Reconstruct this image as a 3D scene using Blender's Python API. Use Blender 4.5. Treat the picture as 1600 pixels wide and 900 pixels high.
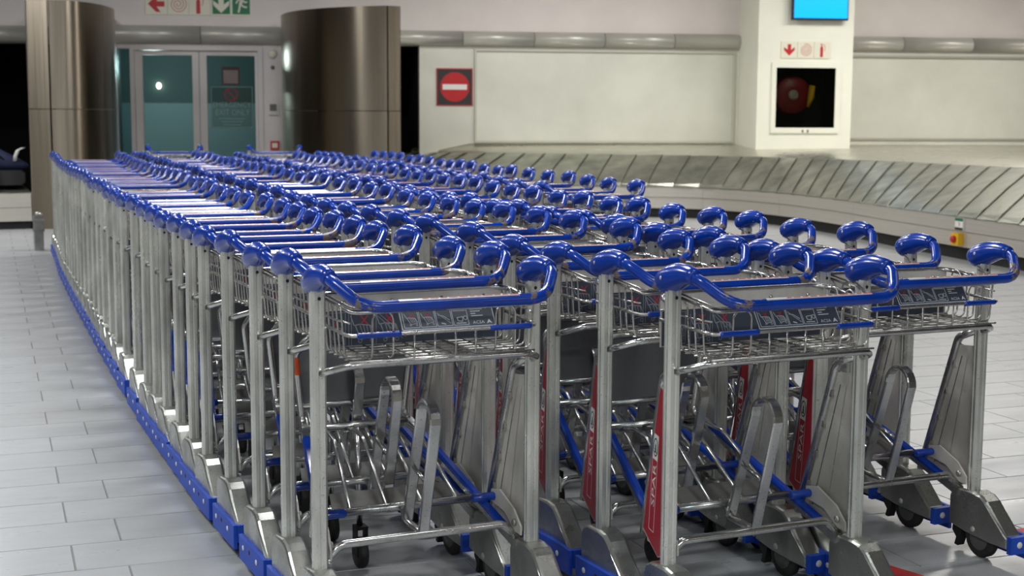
import bpy, math, random
from mathutils import Vector, Matrix
import numpy as np

# ------------------------------------------------------------------ scene, camera, light
for o in list(bpy.data.objects):
    bpy.data.objects.remove(o)
SC = bpy.context.scene
COL = SC.collection
random.seed(7)

CAM_H, CAM_YAW, CAM_PITCH, CAM_ROLL, CAM_F = 1.4382, 0.4508, 0.1213, 0.0053, 2218.7
cam = bpy.data.cameras.new('camera')
cam.sensor_width = 36.0
cam.lens = CAM_F / 1600.0 * 36.0
cam.clip_end = 200
cam.dof.use_dof = True
cam.dof.focus_distance = 4.6
cam.dof.aperture_fstop = 5.6
cam_ob = bpy.data.objects.new('camera', cam)
COL.objects.link(cam_ob)
fw = Vector((math.sin(CAM_YAW) * math.cos(CAM_PITCH), math.cos(CAM_YAW) * math.cos(CAM_PITCH), -math.sin(CAM_PITCH)))
rt = Vector((math.cos(CAM_YAW), -math.sin(CAM_YAW), 0))
up = rt.cross(fw)
r2 = rt * math.cos(CAM_ROLL) + up * math.sin(CAM_ROLL)
u2 = up * math.cos(CAM_ROLL) - rt * math.sin(CAM_ROLL)
m = Matrix((r2, u2, -fw)).transposed().to_4x4()
m.translation = (0, 0, CAM_H)
cam_ob.matrix_world = m
SC.camera = cam_ob

world = bpy.data.worlds.new('hall_ambient')
SC.world = world
world.use_nodes = True
world.node_tree.nodes['Background'].inputs[0].default_value = (0.80, 0.80, 0.78, 1)
world.node_tree.nodes['Background'].inputs[1].default_value = 0.2

SC.view_settings.view_transform = 'Standard'
SC.view_settings.look = 'None'
SC.view_settings.gamma = 1.0
SC.view_settings.use_curve_mapping = False
SC.view_settings.exposure = 0.0

CEIL = 4.6
def area(x, y, sx, sy, watt, col=(1, 0.97, 0.92)):
    l = bpy.data.lights.new('ceiling_panel_light', 'AREA')
    l.shape = 'RECTANGLE'; l.size = sx; l.size_y = sy; l.energy = watt; l.color = col
    o = bpy.data.objects.new('ceiling_panel_light', l)
    o.location = (x, y, CEIL - 0.03); COL.objects.link(o)
WARM, COOL = (0.97, 0.985, 1.0), (1.0, 0.97, 0.92)
LAMPS = [(-1.5, 2.5, 124, WARM), (-1.5, 7.5, 126, WARM), (-1.5, 12.5, 105, WARM), (0.8, 16.8, 130, WARM),
         (2.6, 1.6, 20, WARM), (2.3, 6.0, 135, WARM), (3.4, 10.5, 120, WARM), (4.6, 15.0, 130, WARM),
         (6.8, 3.5, 6, COOL), (6.8, 8.0, 22, COOL), (7.4, 12.5, 70, COOL), (9.0, 16.5, 115, COOL),
         (11.5, 5.0, 10, COOL), (12.0, 10.0, 44, COOL), (12.6, 14.0, 95, COOL),
         (14.2, 14.0, 130, COOL), (16.4, 12.6, 60, COOL),
         (-2.5, -2.0, 50, WARM), (-2.5, -6.0, 330, WARM), (2.0, -6.0, 330, WARM), (6.5, -6.0, 60, COOL)]
for (lx, ly, lw, lc) in LAMPS:
    area(lx, ly, 1.2, 0.6, lw, lc)

# ------------------------------------------------------------------ materials
def new_mat(name):
    mt = bpy.data.materials.new(name); mt.use_nodes = True
    nt = mt.node_tree
    return mt, nt, nt.nodes['Principled BSDF']

def lin(c):
    return tuple(((v / 255) / 12.92 if v / 255 <= 0.04045 else ((v / 255 + 0.055) / 1.055) ** 2.4) for v in c) + (1,)

def coords(nt, scale, rand=True, kind='Object'):
    tc = nt.nodes.new('ShaderNodeTexCoord')
    mp = nt.nodes.new('ShaderNodeMapping')
    mp.inputs['Scale'].default_value = scale if isinstance(scale, tuple) else (scale,) * 3
    nt.links.new(tc.outputs[kind], mp.inputs['Vector'])
    if rand:
        oi = nt.nodes.new('ShaderNodeObjectInfo')
        mu = nt.nodes.new('ShaderNodeMath'); mu.operation = 'MULTIPLY'; mu.inputs[1].default_value = 37.0
        cb = nt.nodes.new('ShaderNodeCombineXYZ')
        nt.links.new(oi.outputs['Random'], mu.inputs[0])
        for i in range(3): nt.links.new(mu.outputs[0], cb.inputs[i])
        nt.links.new(cb.outputs[0], mp.inputs['Location'])
    return mp.outputs['Vector']

def noise(nt, vec, scale, detail=3, rough=0.55):
    n = nt.nodes.new('ShaderNodeTexNoise')
    n.inputs['Scale'].default_value = scale; n.inputs['Detail'].default_value = detail; n.inputs['Roughness'].default_value = rough
    nt.links.new(vec, n.inputs['Vector'])
    return n.outputs['Fac']

def ramp(nt, fac, stops):
    r = nt.nodes.new('ShaderNodeValToRGB')
    e = r.color_ramp.elements
    while len(e) < len(stops): e.new(0.5)
    for i, (p, c) in enumerate(stops):
        e[i].position = p
        e[i].color = c if isinstance(c, tuple) else (c, c, c, 1)
    nt.links.new(fac, r.inputs['Fac'])
    return r.outputs['Color']

def mix(nt, fac, a, b):
    x = nt.nodes.new('ShaderNodeMix'); x.data_type = 'RGBA'
    for sock, v in ((x.inputs[0], fac), (x.inputs[6], a), (x.inputs[7], b)):
        if hasattr(v, 'is_output'): nt.links.new(v, sock)
        else: sock.default_value = v
    return x.outputs[2]

def bump(nt, bsdf, h, strength, dist=0.002):
    b = nt.nodes.new('ShaderNodeBump'); b.inputs['Strength'].default_value = strength; b.inputs['Distance'].default_value = dist
    nt.links.new(h, b.inputs['Height']); nt.links.new(b.outputs[0], bsdf.inputs['Normal'])

def plain(name, col, rough=0.5, metal=0.0, coat=0.0, emit=0.0):
    mt, nt, b = new_mat(name)
    c = lin(col)
    b.inputs['Base Color'].default_value = c
    b.inputs['Roughness'].default_value = rough; b.inputs['Metallic'].default_value = metal
    b.inputs['Coat Weight'].default_value = coat
    if emit:
        b.inputs['Emission Color'].default_value = c; b.inputs['Emission Strength'].default_value = emit
    return mt

def worn_metal(name, col, dirt, rough=(0.22, 0.45), amount=0.6, speck=0.64, scale=9.0, metal=1.0, stretch=(1, 1, 0.35)):
    mt, nt, b = new_mat(name)
    v = coords(nt, stretch)
    n1 = noise(nt, v, scale, 4)
    base = mix(nt, ramp(nt, n1, [(0.35, 0.0), (0.75, 1.0)]), lin(col), lin(tuple(int(k * 0.72) for k in col)))
    v2 = coords(nt, 1.0)
    n2 = noise(nt, v2, 150.0, 4, 0.62)
    n3 = noise(nt, v2, 5.0, 2)
    sp = nt.nodes.new('ShaderNodeMath'); sp.operation = 'MULTIPLY'
    nt.links.new(ramp(nt, n2, [(speck - 0.03, 0.0), (speck + 0.02, 1.0)]), sp.inputs[0])
    nt.links.new(ramp(nt, n3, [(0.38, 0.15), (0.62, amount)]), sp.inputs[1])
    nt.links.new(mix(nt, sp.outputs[0], base, lin(dirt)), b.inputs['Base Color'])
    nt.links.new(ramp(nt, n1, [(0.3, rough[0]), (0.7, rough[1])]), b.inputs['Roughness'])
    inv = nt.nodes.new('ShaderNodeMath'); inv.operation = 'MULTIPLY_ADD'
    inv.inputs[1].default_value = -0.8 * metal; inv.inputs[2].default_value = metal
    nt.links.new(sp.outputs[0], inv.inputs[0]); nt.links.new(inv.outputs[0], b.inputs['Metallic'])
    bump(nt, b, n2, 0.12, 0.001)
    return mt

M = {}
M['alu'] = worn_metal('anodised_aluminium', (240, 241, 234), (112, 104, 94), (0.24, 0.38), 0.6, 0.645, metal=0.7)
M['tube'] = worn_metal('zinc_plated_tube', (222, 222, 220), (96, 80, 66), (0.12, 0.30), 0.6, 0.64)
M['wire'] = worn_metal('zinc_plated_wire', (214, 212, 206), (96, 74, 58), (0.18, 0.4), 0.7, 0.60)
M['cast'] = worn_metal('cast_aluminium', (196, 198, 192), (84, 78, 70), (0.22, 0.42), 0.6, 0.62, scale=6, metal=0.92, stretch=(1, 1, 1))
M['plate'] = worn_metal('sheet_steel', (214, 210, 202), (128, 118, 106), (0.36, 0.55), 0.6, 0.66, scale=5, metal=0.25, stretch=(1, 1, 0.5))

def blue_plastic(name, wear):
    mt, nt, b = new_mat(name)
    v = coords(nt, 1.0)
    n1 = noise(nt, v, 14.0, 4)
    base = mix(nt, ramp(nt, n1, [(0.3, 0.0), (0.75, 1.0)]), lin((0, 60, 170)), lin((0, 48, 138)))
    b.inputs['Roughness'].default_value = 0.22
    b.inputs['Coat Weight'].default_value = 0.25; b.inputs['Coat Roughness'].default_value = 0.12
    if wear:
        tc = nt.nodes.new('ShaderNodeTexCoord'); sx = nt.nodes.new('ShaderNodeSeparateXYZ')
        nt.links.new(tc.outputs['Object'], sx.inputs[0])
        ab = nt.nodes.new('ShaderNodeMath'); ab.operation = 'ABSOLUTE'; nt.links.new(sx.outputs['X'], ab.inputs[0])
        zone = ramp(nt, ab.outputs[0], [(0.15, 0.0), (0.215, 1.0), (0.275, 1.0), (0.30, 0.0)])
        n2 = noise(nt, v, 26.0, 5, 0.7)
        mu = nt.nodes.new('ShaderNodeMath'); mu.operation = 'MULTIPLY'
        nt.links.new(zone, mu.inputs[0]); nt.links.new(n2, mu.inputs[1])
        w = ramp(nt, mu.outputs[0], [(0.505, 0.0), (0.53, 1.0)])
        base = mix(nt, w, base, lin((112, 98, 90)))
        sc = ramp(nt, noise(nt, coords(nt, (3, 60, 60)), 3.0, 4, 0.7), [(0.69, 0.0), (0.72, 1.0)])
        base = mix(nt, sc, base, lin((120, 140, 196)))
    nt.links.new(base, b.inputs['Base Color'])
    return mt
M['blue'] = blue_plastic('blue_plastic', False)
M['blue_bar'] = blue_plastic('blue_coated_tube', True)
M['bumper'] = plain('blue_rubber_bumper', (24, 74, 188), 0.5)
M['slate'] = plain('slate_print', (60, 66, 80), 0.35)
M['ink'] = plain('pale_ink', (206, 210, 216), 0.5)
M['inkdim'] = plain('grey_ink', (142, 148, 158), 0.5)
M['redink'] = plain('red_ink', (190, 40, 50), 0.5)
M['strip'] = plain('silver_label', (208, 210, 216), 0.3, 0.3)
M['advert'] = plain('red_advert_vinyl', (168, 24, 44), 0.4)
M['white'] = plain('white_print', (232, 232, 228), 0.5)
M['greenink'] = plain('dark_green_ink', (20, 72, 50), 0.5)
M['rubber'] = plain('black_rubber', (26, 26, 26), 0.65)
M['tyre'] = plain('grey_black_tyre', (44, 43, 42), 0.6)
M['hub'] = plain('grey_plastic_hub', (96, 96, 94), 0.5)
M['orange'] = plain('orange_sticker', (226, 92, 34), 0.5)

# ------------------------------------------------------------------ mesh builder
def fillet(path, R, seg=6):
    P = [Vector(p) for p in path]
    if R <= 0 or len(P) < 3: return P
    out = [P[0]]
    for i in range(1, len(P) - 1):
        a, b, c = P[i - 1], P[i], P[i + 1]
        d1, d2 = (a - b), (c - b)
        l1, l2 = d1.length, d2.length
        d1.normalize(); d2.normalize()
        ang = d1.angle(d2)
        if ang > math.pi - 0.02: out.append(b); continue
        t = min(R / math.tan(ang / 2), 0.49 * l1, 0.49 * l2)
        p, q = b + d1 * t, b + d2 * t
        r = t * math.tan(ang / 2)
        cen = b + (d1 + d2).normalized() * (r / math.sin(ang / 2))
        e1, e2 = p - cen, q - cen
        tot = e1.angle(e2)
        ax = e1.cross(e2).normalized()
        for k in range(seg + 1):
            out.append(cen + Matrix.Rotation(tot * k / seg, 3, ax) @ e1)
    out.append(P[-1])
    return out

TXT = {}
def text_geo(s):
    if s in TXT: return TXT[s]
    cu = bpy.data.curves.new('t', 'FONT'); cu.body = s; cu.size = 1.0; cu.resolution_u = 2
    ob = bpy.data.objects.new('t', cu); COL.objects.link(ob)
    dg = bpy.context.evaluated_depsgraph_get()
    me = bpy.data.meshes.new_from_object(ob.evaluated_get(dg))
    V = [(v.co.x, v.co.y) for v in me.vertices]; F = [tuple(p.vertices) for p in me.polygons]
    xs = [v[0] for v in V]; ys = [v[1] for v in V]
    x0, x1, y0, y1 = min(xs), max(xs), min(ys), max(ys)
    V = [((x - x0) / (x1 - x0), (y - y0) / (y1 - y0)) for x, y in V]
    bpy.data.objects.remove(ob); bpy.data.curves.remove(cu); bpy.data.meshes.remove(me)
    TXT[s] = (V, F)
    return TXT[s]

class MB:
    def __init__(self): self.v, self.f, self.m, self.s, self.mats = [], [], [], [], []
    def mi(self, mat):
        if mat not in self.mats: self.mats.append(mat)
        return self.mats.index(mat)
    def add(self, V, F, mat, smooth=False):
        o = len(self.v); i = self.mi(mat)
        self.v += [tuple(p) for p in V]
        for f in F:
            self.f.append(tuple(k + o for k in f)); self.m.append(i); self.s.append(smooth)
        return self
    def merge(self, b):
        o = len(self.v); self.v += b.v
        for f, mm, s in zip(b.f, b.m, b.s):
            self.f.append(tuple(k + o for k in f)); self.m.append(self.mi(b.mats[mm])); self.s.append(s)
        return self
    def tube(self, path, r, mat, n=8, R=0.0, seg=5, prof=None, upv=None, closed=False, smooth=True, caps=True):
        P = fillet(path, R, seg) if not closed else [Vector(p) for p in path]
        k = len(P)
        rad = r if isinstance(r, (list, tuple)) else [r] * k
        T = []
        for i in range(k):
            a = P[(i - 1) % k] if (closed or i > 0) else P[0]
            b = P[(i + 1) % k] if (closed or i < k - 1) else P[-1]
            T.append((b - a).normalized())
        if upv is None:
            u = T[0].orthogonal().normalized()
        V = []
        pr = prof or [(math.cos(2 * math.pi * j / n), math.sin(2 * math.pi * j / n)) for j in range(n)]
        nn = len(pr)
        for i in range(k):
            if upv is not None:
                u = Vector(upv); w = T[i].cross(u).normalized(); uu = u
            else:
                u = (u - T[i] * u.dot(T[i])).normalized(); w = T[i].cross(u); uu = u
            for (a, b) in pr:
                q = 1.0 if prof else rad[i]
                V.append(P[i] + uu * (a * q) + w * (b * q))
        F = []
        for i in range(k if closed else k - 1):
            i2 = (i + 1) % k
            for j in range(nn):
                j2 = (j + 1) % nn
                F.append((i * nn + j, i * nn + j2, i2 * nn + j2, i2 * nn + j))
        if caps and not closed:
            F.append(tuple(range(nn - 1, -1, -1))); F.append(tuple((k - 1) * nn + j for j in range(nn)))
        return self.add(V, F, mat, smooth)
    def hexa(self, P, mat):  # 8 points: bottom ring 0-3, top ring 4-7
        return self.add(P, [(3, 2, 1, 0), (4, 5, 6, 7), (0, 1, 5, 4), (1, 2, 6, 5), (2, 3, 7, 6), (3, 0, 4, 7)], mat)
    def box(self, x0, x1, y0, y1, z0, z1, mat, fn=None):
        P = [(x0, y0, z0), (x1, y0, z0), (x1, y1, z0), (x0, y1, z0), (x0, y0, z1), (x1, y0, z1), (x1, y1, z1), (x0, y1, z1)]
        if fn: P = [fn(*p) for p in P]
        return self.hexa(P, mat)
    def prism(self, poly, w0, w1, fn, mat, smooth=False, bevel=0.0):
        n = len(poly)
        cx = sum(p[0] for p in poly) / n; cy = sum(p[1] for p in poly) / n
        def ins(d):
            out = []
            for (a, b) in poly:
                l = math.hypot(a - cx, b - cy); out.append((a - (a - cx) / l * d, b - (b - cy) / l * d))
            return out
        rings = [(poly, w0), (poly, w1)] if not bevel else [(ins(bevel), w0), (ins(bevel * 0.3), w0 + (w1 - w0) * 0.06), (poly, w0 + (w1 - w0) * 0.16), (poly, w0 + (w1 - w0) * 0.84), (ins(bevel * 0.3), w0 + (w1 - w0) * 0.94), (ins(bevel), w1)]
        V = [fn(a, b, w) for (pl, w) in rings for (a, b) in pl]
        F = []
        for i in range(len(rings) - 1):
            for j in range(n):
                j2 = (j + 1) % n
                F.append((i * n + j, i * n + j2, (i + 1) * n + j2, (i + 1) * n + j))
        self.add(V, F, mat, smooth)
        k = len(rings)
        return self.add([fn(a, b, rings[0][1]) for (a, b) in rings[0][0]] + [fn(a, b, rings[-1][1]) for (a, b) in rings[-1][0]],
                        [tuple(range(n - 1, -1, -1)), tuple(range(n, 2 * n))], mat, False)
    def poly(self, pts, fn, mat):
        return self.add([fn(*p) for p in pts], [tuple(range(len(pts)))], mat)
    def stroke(self, pts, w, fn, mat, closed=False):
        pts = list(pts)
        if closed: pts.append(pts[0])
        for (a, b), (c, d) in zip(pts[:-1], pts[1:]):
            l = math.hypot(c - a, d - b)
            if l < 1e-9: continue
            nx, ny = -(d - b) / l * w / 2, (c - a) / l * w / 2
            self.add([fn(a + nx, b + ny), fn(a - nx, b - ny), fn(c - nx, d - ny), fn(c + nx, d + ny)], [(0, 1, 2, 3)], mat)
        return self
    def text(self, s, x0, y0, w, h, fn, mat):
        V, F = text_geo(s)
        return self.add([fn(x0 + a * w, y0 + b * h) for a, b in V], F, mat)
    def disc(self, cx, cy, r, fn, mat, n=20, r2=None):
        return self.poly([(cx + r * math.cos(2 * math.pi * i / n), cy + (r2 or r) * math.sin(2 * math.pi * i / n)) for i in range(n)], fn, mat)
    def lathe(self, prof, fn, mat, n=20, smooth=True):  # prof: (axis, radius)
        V = [fn(a, r * math.cos(2 * math.pi * j / n), r * math.sin(2 * math.pi * j / n)) for (a, r) in prof for j in range(n)]
        F = [(i * n + j, i * n + (j + 1) % n, (i + 1) * n + (j + 1) % n, (i + 1) * n + j) for i in range(len(prof) - 1) for j in range(n)]
        F.append(tuple(range(n - 1, -1, -1))); F.append(tuple((len(prof) - 1) * n + j for j in range(n)))
        return self.add(V, F, mat, smooth)
    def mesh(self, name):
        me = bpy.data.meshes.new(name)
        me.from_pydata(self.v, [], self.f)
        for mt in self.mats: me.materials.append(mt)
        me.polygons.foreach_set('material_index', self.m)
        me.polygons.foreach_set('use_smooth', self.s)
        me.update()
        return me

def link(name, me, parent=None, loc=None, label=None, kind=None):
    o = bpy.data.objects.new(name, me); COL.objects.link(o)
    if loc: o.location = loc
    if parent is not None: o.parent = parent
    if label: o['label'] = label
    if kind: o['kind'] = kind
    return o
def obj(name, mb, parent=None, label=None, kind=None): return link(name, mb.mesh(name), parent, None, label, kind)
def tag(o, label, cat, group=None):
    o['label'] = label; o['category'] = cat
    if group: o['group'] = group
    return o
def empty(name, loc=(0, 0, 0), rz=0.0, kind=None):
    o = bpy.data.objects.new(name, None); COL.objects.link(o)
    o.location = loc; o.rotation_euler = (0, 0, rz); o.empty_display_size = 0.1
    if kind: o['kind'] = kind
    return o

# ------------------------------------------------------------------ the hall: frame of the back wall
WA = Vector((6.3, 20.8)); WANG = 0.32
WW = Vector((math.cos(WANG), -math.sin(WANG))); WN = Vector((-math.sin(WANG), -math.cos(WANG)))
def W(s, off, z):
    p = WA + WW * s + WN * off
    return (p.x, p.y, z)
def wbox(mb, s0, s1, o0, o1, z0, z1, mat): return mb.box(s0, s1, o0, o1, z0, z1, mat, W)
def wface(off): return lambda a, b: W(a, off, b)

def painted(name, c1, c2, scale=1.2, rough=0.6, coarse=True):
    mt, nt, b = new_mat(name)
    v = coords(nt, 1.0, False)
    base = mix(nt, ramp(nt, noise(nt, v, scale, 4), [(0.35, 0.0), (0.7, 1.0)]), lin(c1), lin(c2))
    b.inputs['Roughness'].default_value = rough
    nt.links.new(base, b.inputs['Base Color'])
    if coarse: bump(nt, b, noise(nt, v, 40, 4), 0.25, 0.004)
    return mt
M['wall'] = painted('painted_wall', (222, 222, 210), (208, 208, 196))
M['wall_up'] = painted('upper_wall_paint', (224, 216, 212), (214, 206, 202))
M['ceil'] = painted('ceiling_board', (128, 126, 122), (120, 118, 114), coarse=False)
M['door'] = painted('white_door_frame', (208, 202, 200), (198, 193, 190), coarse=False, rough=0.4)
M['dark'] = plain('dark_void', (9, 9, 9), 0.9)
M['rail'] = plain('satin_grey_rail', (184, 182, 174), 0.36, 0.25)
M['grout'] = plain('floor_grout', (122, 121, 118), 0.8)

def brushed(name, col, rough=0.28, aniso=(60, 60, 0.6), var=0.16, metal=1.0, aniso_t=None):
    mt, nt, b = new_mat(name)
    v = coords(nt, aniso, True)
    n = noise(nt, v, 1.0, 3)
    dk = tuple(int(k * (1 - var)) for k in col)
    nt.links.new(mix(nt, n, lin(col), lin(dk)), b.inputs['Base Color'])
    b.inputs['Metallic'].default_value = metal
    nt.links.new(ramp(nt, n, [(0.3, rough - 0.05), (0.7, rough + 0.07)]), b.inputs['Roughness'])
    if aniso_t:
        cx = nt.nodes.new('ShaderNodeCombineXYZ')
        for i in range(3): cx.inputs[i].default_value = aniso_t[i]
        b.inputs['Anisotropic'].default_value = 0.85
        nt.links.new(cx.outputs[0], b.inputs['Tangent'])
    v2 = coords(nt, (1, 1, 0.2), True)
    bump(nt, b, noise(nt, v2, 1.2, 2), 0.3, 0.05)
    return mt
M['clad'] = brushed('brushed_steel_cladding', (150, 140, 124), 0.34, aniso_t=(0, 0, 1))
M['skirt'] = brushed('brushed_steel_skirt', (214, 209, 198), 0.34, (0.8, 0.8, 60), 0.12, 0.5)
M['deck'] = brushed('brushed_steel_deck', (222, 220, 208), 0.30, (3, 3, 3), 0.1)

# floor ------------------------------------------------------------------------
def tile_mat():
    mt, nt, b = new_mat('grey_porcelain_tile')
    v = coords(nt, (0.8, 2.6, 1), True)
    n1 = noise(nt, v, 2.2, 6, 0.62)
    n2 = noise(nt, v, 5.0, 5, 0.7)
    oi = nt.nodes.new('ShaderNodeObjectInfo')
    c = mix(nt, ramp(nt, n1, [(0.3, 0.0), (0.72, 1.0)]), lin((182, 184, 186)), lin((166, 168, 170)))
    c = mix(nt, ramp(nt, n2, [(0.60, 0.0), (0.70, 0.35)]), c, lin((136, 135, 132)))
    c = mix(nt, ramp(nt, oi.outputs['Random'], [(0.0, 0.0), (1.0, 0.22)]), c, lin((150, 149, 146)))
    nt.links.new(c, b.inputs['Base Color'])
    nt.links.new(ramp(nt, n1, [(0.3, 0.26), (0.7, 0.40)]), b.inputs['Roughness'])
    bump(nt, b, n2, 0.08, 0.001)
    return mt
M['tile'] = tile_mat()
TL, TW, GAP = 0.6, 0.283, 0.0022
TA = -0.098
tu = Vector((math.cos(TA), math.sin(TA))); tv = Vector((-math.sin(TA), math.cos(TA)))
T0 = Vector((0.713, 5.077))
fl = MB(); fl.box(-9, 26, -9, 30, -0.25, -0.004, M['grout'])
floor = obj('floor', fl, kind='structure')
tm = MB()
a, b_, e = TL / 2 - GAP, TW / 2 - GAP, 0.0015
tm.add([(-a, -b_, -0.004), (a, -b_, -0.004), (a, b_, -0.004), (-a, b_, -0.004), (-a + e, -b_ + e, 0), (a - e, -b_ + e, 0), (a - e, b_ - e, 0), (-a + e, b_ - e, 0)],
       [(4, 5, 6, 7), (0, 1, 5, 4), (1, 2, 6, 5), (2, 3, 7, 6), (3, 0, 4, 7)], M['tile'])
tile_me = tm.mesh('tile')
def cam_px(x, y, z):
    d = Vector((x, y, z - CAM_H)); q = d.dot(fw)
    if q < 0.3: return None
    return (800 + CAM_F * d.dot(r2) / q, 450 - CAM_F * d.dot(u2) / q, q)
def under_rows(x, y):  # hidden floor in the heart of the nested rows
    g = max(0.0, (y - 4) * 0.09)
    return 3.7 < y < 15 and 1.25 + g < x < (3.35 if y < 8 else 4.4) + g
tiles, rest = [], MB()
for j in range(-30, 70):
    for i in range(-16, 34):
        c = T0 + tv * ((j + 0.5) * TW) + tu * ((i + 0.5) * TL + (0.163 if j % 2 else 0.0))
        p = cam_px(c.x, c.y, 0)
        if p is None or not (-14 < c.x < 24 and -3 < c.y < 24): continue
        vis = -120 < p[0] < 1720 and 300 < p[1] < 1150 and not under_rows(c.x, c.y) and c.x < 10.9
        tiles.append((0 if vis else 1, p[2], c))
tiles.sort(key=lambda t: (t[0], t[1]))
for k, (vis, q, c) in enumerate(tiles):
    if k < 295:
        o = link('tile', tile_me, floor, (c.x, c.y, 0)); o.rotation_euler = (0, 0, TA)
    else:
        R = Matrix.Rotation(TA, 4, 'Z')
        rest.add([(R @ Vector(v)) + Vector((c.x, c.y, 0)) for v in tm.v], tm.f, M['tile'])
obj('distant_tiles', rest, floor, kind='stuff')

# walls ------------------------------------------------------------------------
wb = MB()
wbox(wb, 1.99, 16.0, -0.3, 0.0, 0.0, 2.47, M['wall'])
wbox(wb, -0.35, 0.45, -0.3, 0.0, 0.0, 2.47, M['door'])
wbox(wb, -3.35, -2.48, -0.3, 0.0, 0.0, 2.47, M['door'])
wbox(wb, -2.48, -0.35, -0.3, 0.0, 2.41, 2.47, M['door'])
wbox(wb, -9.0, -4.9, -0.3, 0.0, 0.0, 2.47, M['wall'])
wbox(wb, -9.0, 16.0, -0.3, 0.0, 2.47, CEIL, M['wall_up'])
obj('wall_back', wb, kind='structure')
# dark baggage tunnels behind the two openings
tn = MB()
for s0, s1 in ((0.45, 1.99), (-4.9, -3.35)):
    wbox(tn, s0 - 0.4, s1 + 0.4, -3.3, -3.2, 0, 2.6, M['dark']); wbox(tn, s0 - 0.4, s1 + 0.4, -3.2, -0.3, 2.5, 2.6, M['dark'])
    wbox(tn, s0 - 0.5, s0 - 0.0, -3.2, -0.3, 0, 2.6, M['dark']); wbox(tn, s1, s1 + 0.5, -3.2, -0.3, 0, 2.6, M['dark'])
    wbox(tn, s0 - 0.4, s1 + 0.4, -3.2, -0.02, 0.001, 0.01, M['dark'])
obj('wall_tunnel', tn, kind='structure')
cl = MB(); cl.box(-9, 26, -9, 30, CEIL, CEIL + 0.2, M['ceil']); obj('ceiling', cl, kind='structure')
M['hall'] = painted('hall_wall_paint', (128, 124, 116), (118, 114, 106), coarse=False)
wl = MB(); wl.box(-9.2, -9, -9, 30, 0, CEIL, M['wall']); obj('wall_left', wl, kind='structure')
wr = MB(); wr.box(22, 22.2, -9, 24, 0, CEIL, M['hall']); obj('wall_right', wr, kind='structure')
wf = MB(); wf.box(-9, 22, -9.2, -9, 0, CEIL, M['hall']); obj('wall_front', wf, kind='structure')

# half-round bumper rails, one piece per joint
def rail(name, s0, s1, zc, r, step, cap0=False, cap1=False):
    root = empty(name, kind='structure')
    n = max(1, round((s1 - s0) / step))
    for k in range(n):
        a0 = s0 + (s1 - s0) * k / n + 0.004; a1 = s0 + (s1 - s0) * (k + 1) / n - 0.004
        rows = [(a0, 1.0), (a1, 1.0)]
        if cap1 and k == n - 1: rows = [(a0, 1.0), (a1 - 0.12, 1.0), (a1 - 0.05, 0.9), (a1 - 0.015, 0.65), (a1, 0.3)]
        mb = MB(); V = []; N = 9
        for (s, q) in rows:
            for j in range(N):
                th = -math.pi / 2 + math.pi * j / (N - 1)
                V.append(W(s, 0.002 + 0.15 * q * max(0.0, math.cos(th)), zc + r * (0.35 + 0.65 * q) * math.sin(th)))
        F = [(i * N + j, i * N + j + 1, (i + 1) * N + j + 1, (i + 1) * N + j) for i in range(len(rows) - 1) for j in range(N - 1)]
        F += [tuple(range(N)), tuple(range(len(rows) * N - 1, (len(rows) - 1) * N - 1, -1))]
        mb.add(V, F, M['rail'], True)
        obj('rail_segment', mb, root)
rail('trim_1', -2.49, 0.02, 2.585, 0.135, 1.25)
rail('trim_2', 1.55, 7.0, 2.58, 0.115, 1.2, cap1=True)
rail('trim_3', 8.44, 14.2, 2.575, 0.115, 1.2)
rail('trim_4', -6.2, -3.35, 2.56, 0.13, 1.2)
M['trim'] = plain('shadow_toned_trim', (196, 196, 184), 0.5)  # trim toned darker than the wall, recess-edge shadow lines put into its colour
t5 = MB()
for (s0, s1, z0, z1) in ((2.83, 6.9, 2.40, 2.43), (2.83, 6.9, 1.02, 1.05), (2.83, 2.86, 1.05, 2.40), (6.87, 6.9, 1.05, 2.40)):
    wbox(t5, s0, s1, 0, 0.035, z0, z1, M['trim'])
obj('trim_5', t5, kind='structure')
t6 = MB(); wbox(t6, 8.44, 14, 0, 0.05, 2.37, 2.40, M['rail']); wbox(t6, 8.44, 14, 0, 0.03, 1.07, 1.10, M['rail']); obj('trim_6', t6, kind='structure')

# column with hose-cabinet niche -------------------------------------------------
M['colpaint'] = painted('column_paint', (236, 236, 222), (228, 228, 214), coarse=False)
co = MB()
CS0, CS1, CO = 6.96, 8.43, 1.0
h0, h1, hz0, hz1 = 7.225, 8.185, 1.25, 2.19
wbox(co, CS0, CS1, 0, 0.45, 0, CEIL, M['colpaint'])
wbox(co, CS0, h0, 0.45, CO, 0, CEIL, M['colpaint']); wbox(co, h1, CS1, 0.45, CO, 0, CEIL, M['colpaint'])
wbox(co, h0, h1, 0.45, CO, 0, hz0, M['colpaint']); wbox(co, h0, h1, 0.45, CO, hz1, CEIL, M['colpaint'])
obj('column', co, kind='structure')
def glass_mat(name, tint, refl):
    mt = bpy.data.materials.new(name); mt.use_nodes = True; nt = mt.node_tree
    for n in list(nt.nodes): nt.nodes.remove(n)
    out = nt.nodes.new('ShaderNodeOutputMaterial'); mx = nt.nodes.new('ShaderNodeMixShader')
    tr = nt.nodes.new('ShaderNodeBsdfTransparent'); gl = nt.nodes.new('ShaderNodeBsdfGlossy')
    tr.inputs[0].default_value = tint; gl.inputs['Roughness'].default_value = 0.06
    fr = nt.nodes.new('ShaderNodeFresnel'); fr.inputs['IOR'].default_value = refl
    nt.links.new(fr.outputs[0], mx.inputs[0]); nt.links.new(tr.outputs[0], mx.inputs[1]); nt.links.new(gl.outputs[0], mx.inputs[2])
    nt.links.new(mx.outputs[0], out.inputs['Surface'])
    return mt
M['glass'] = glass_mat('smoked_glass', (0.75, 0.76, 0.72, 1), 1.5)
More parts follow.
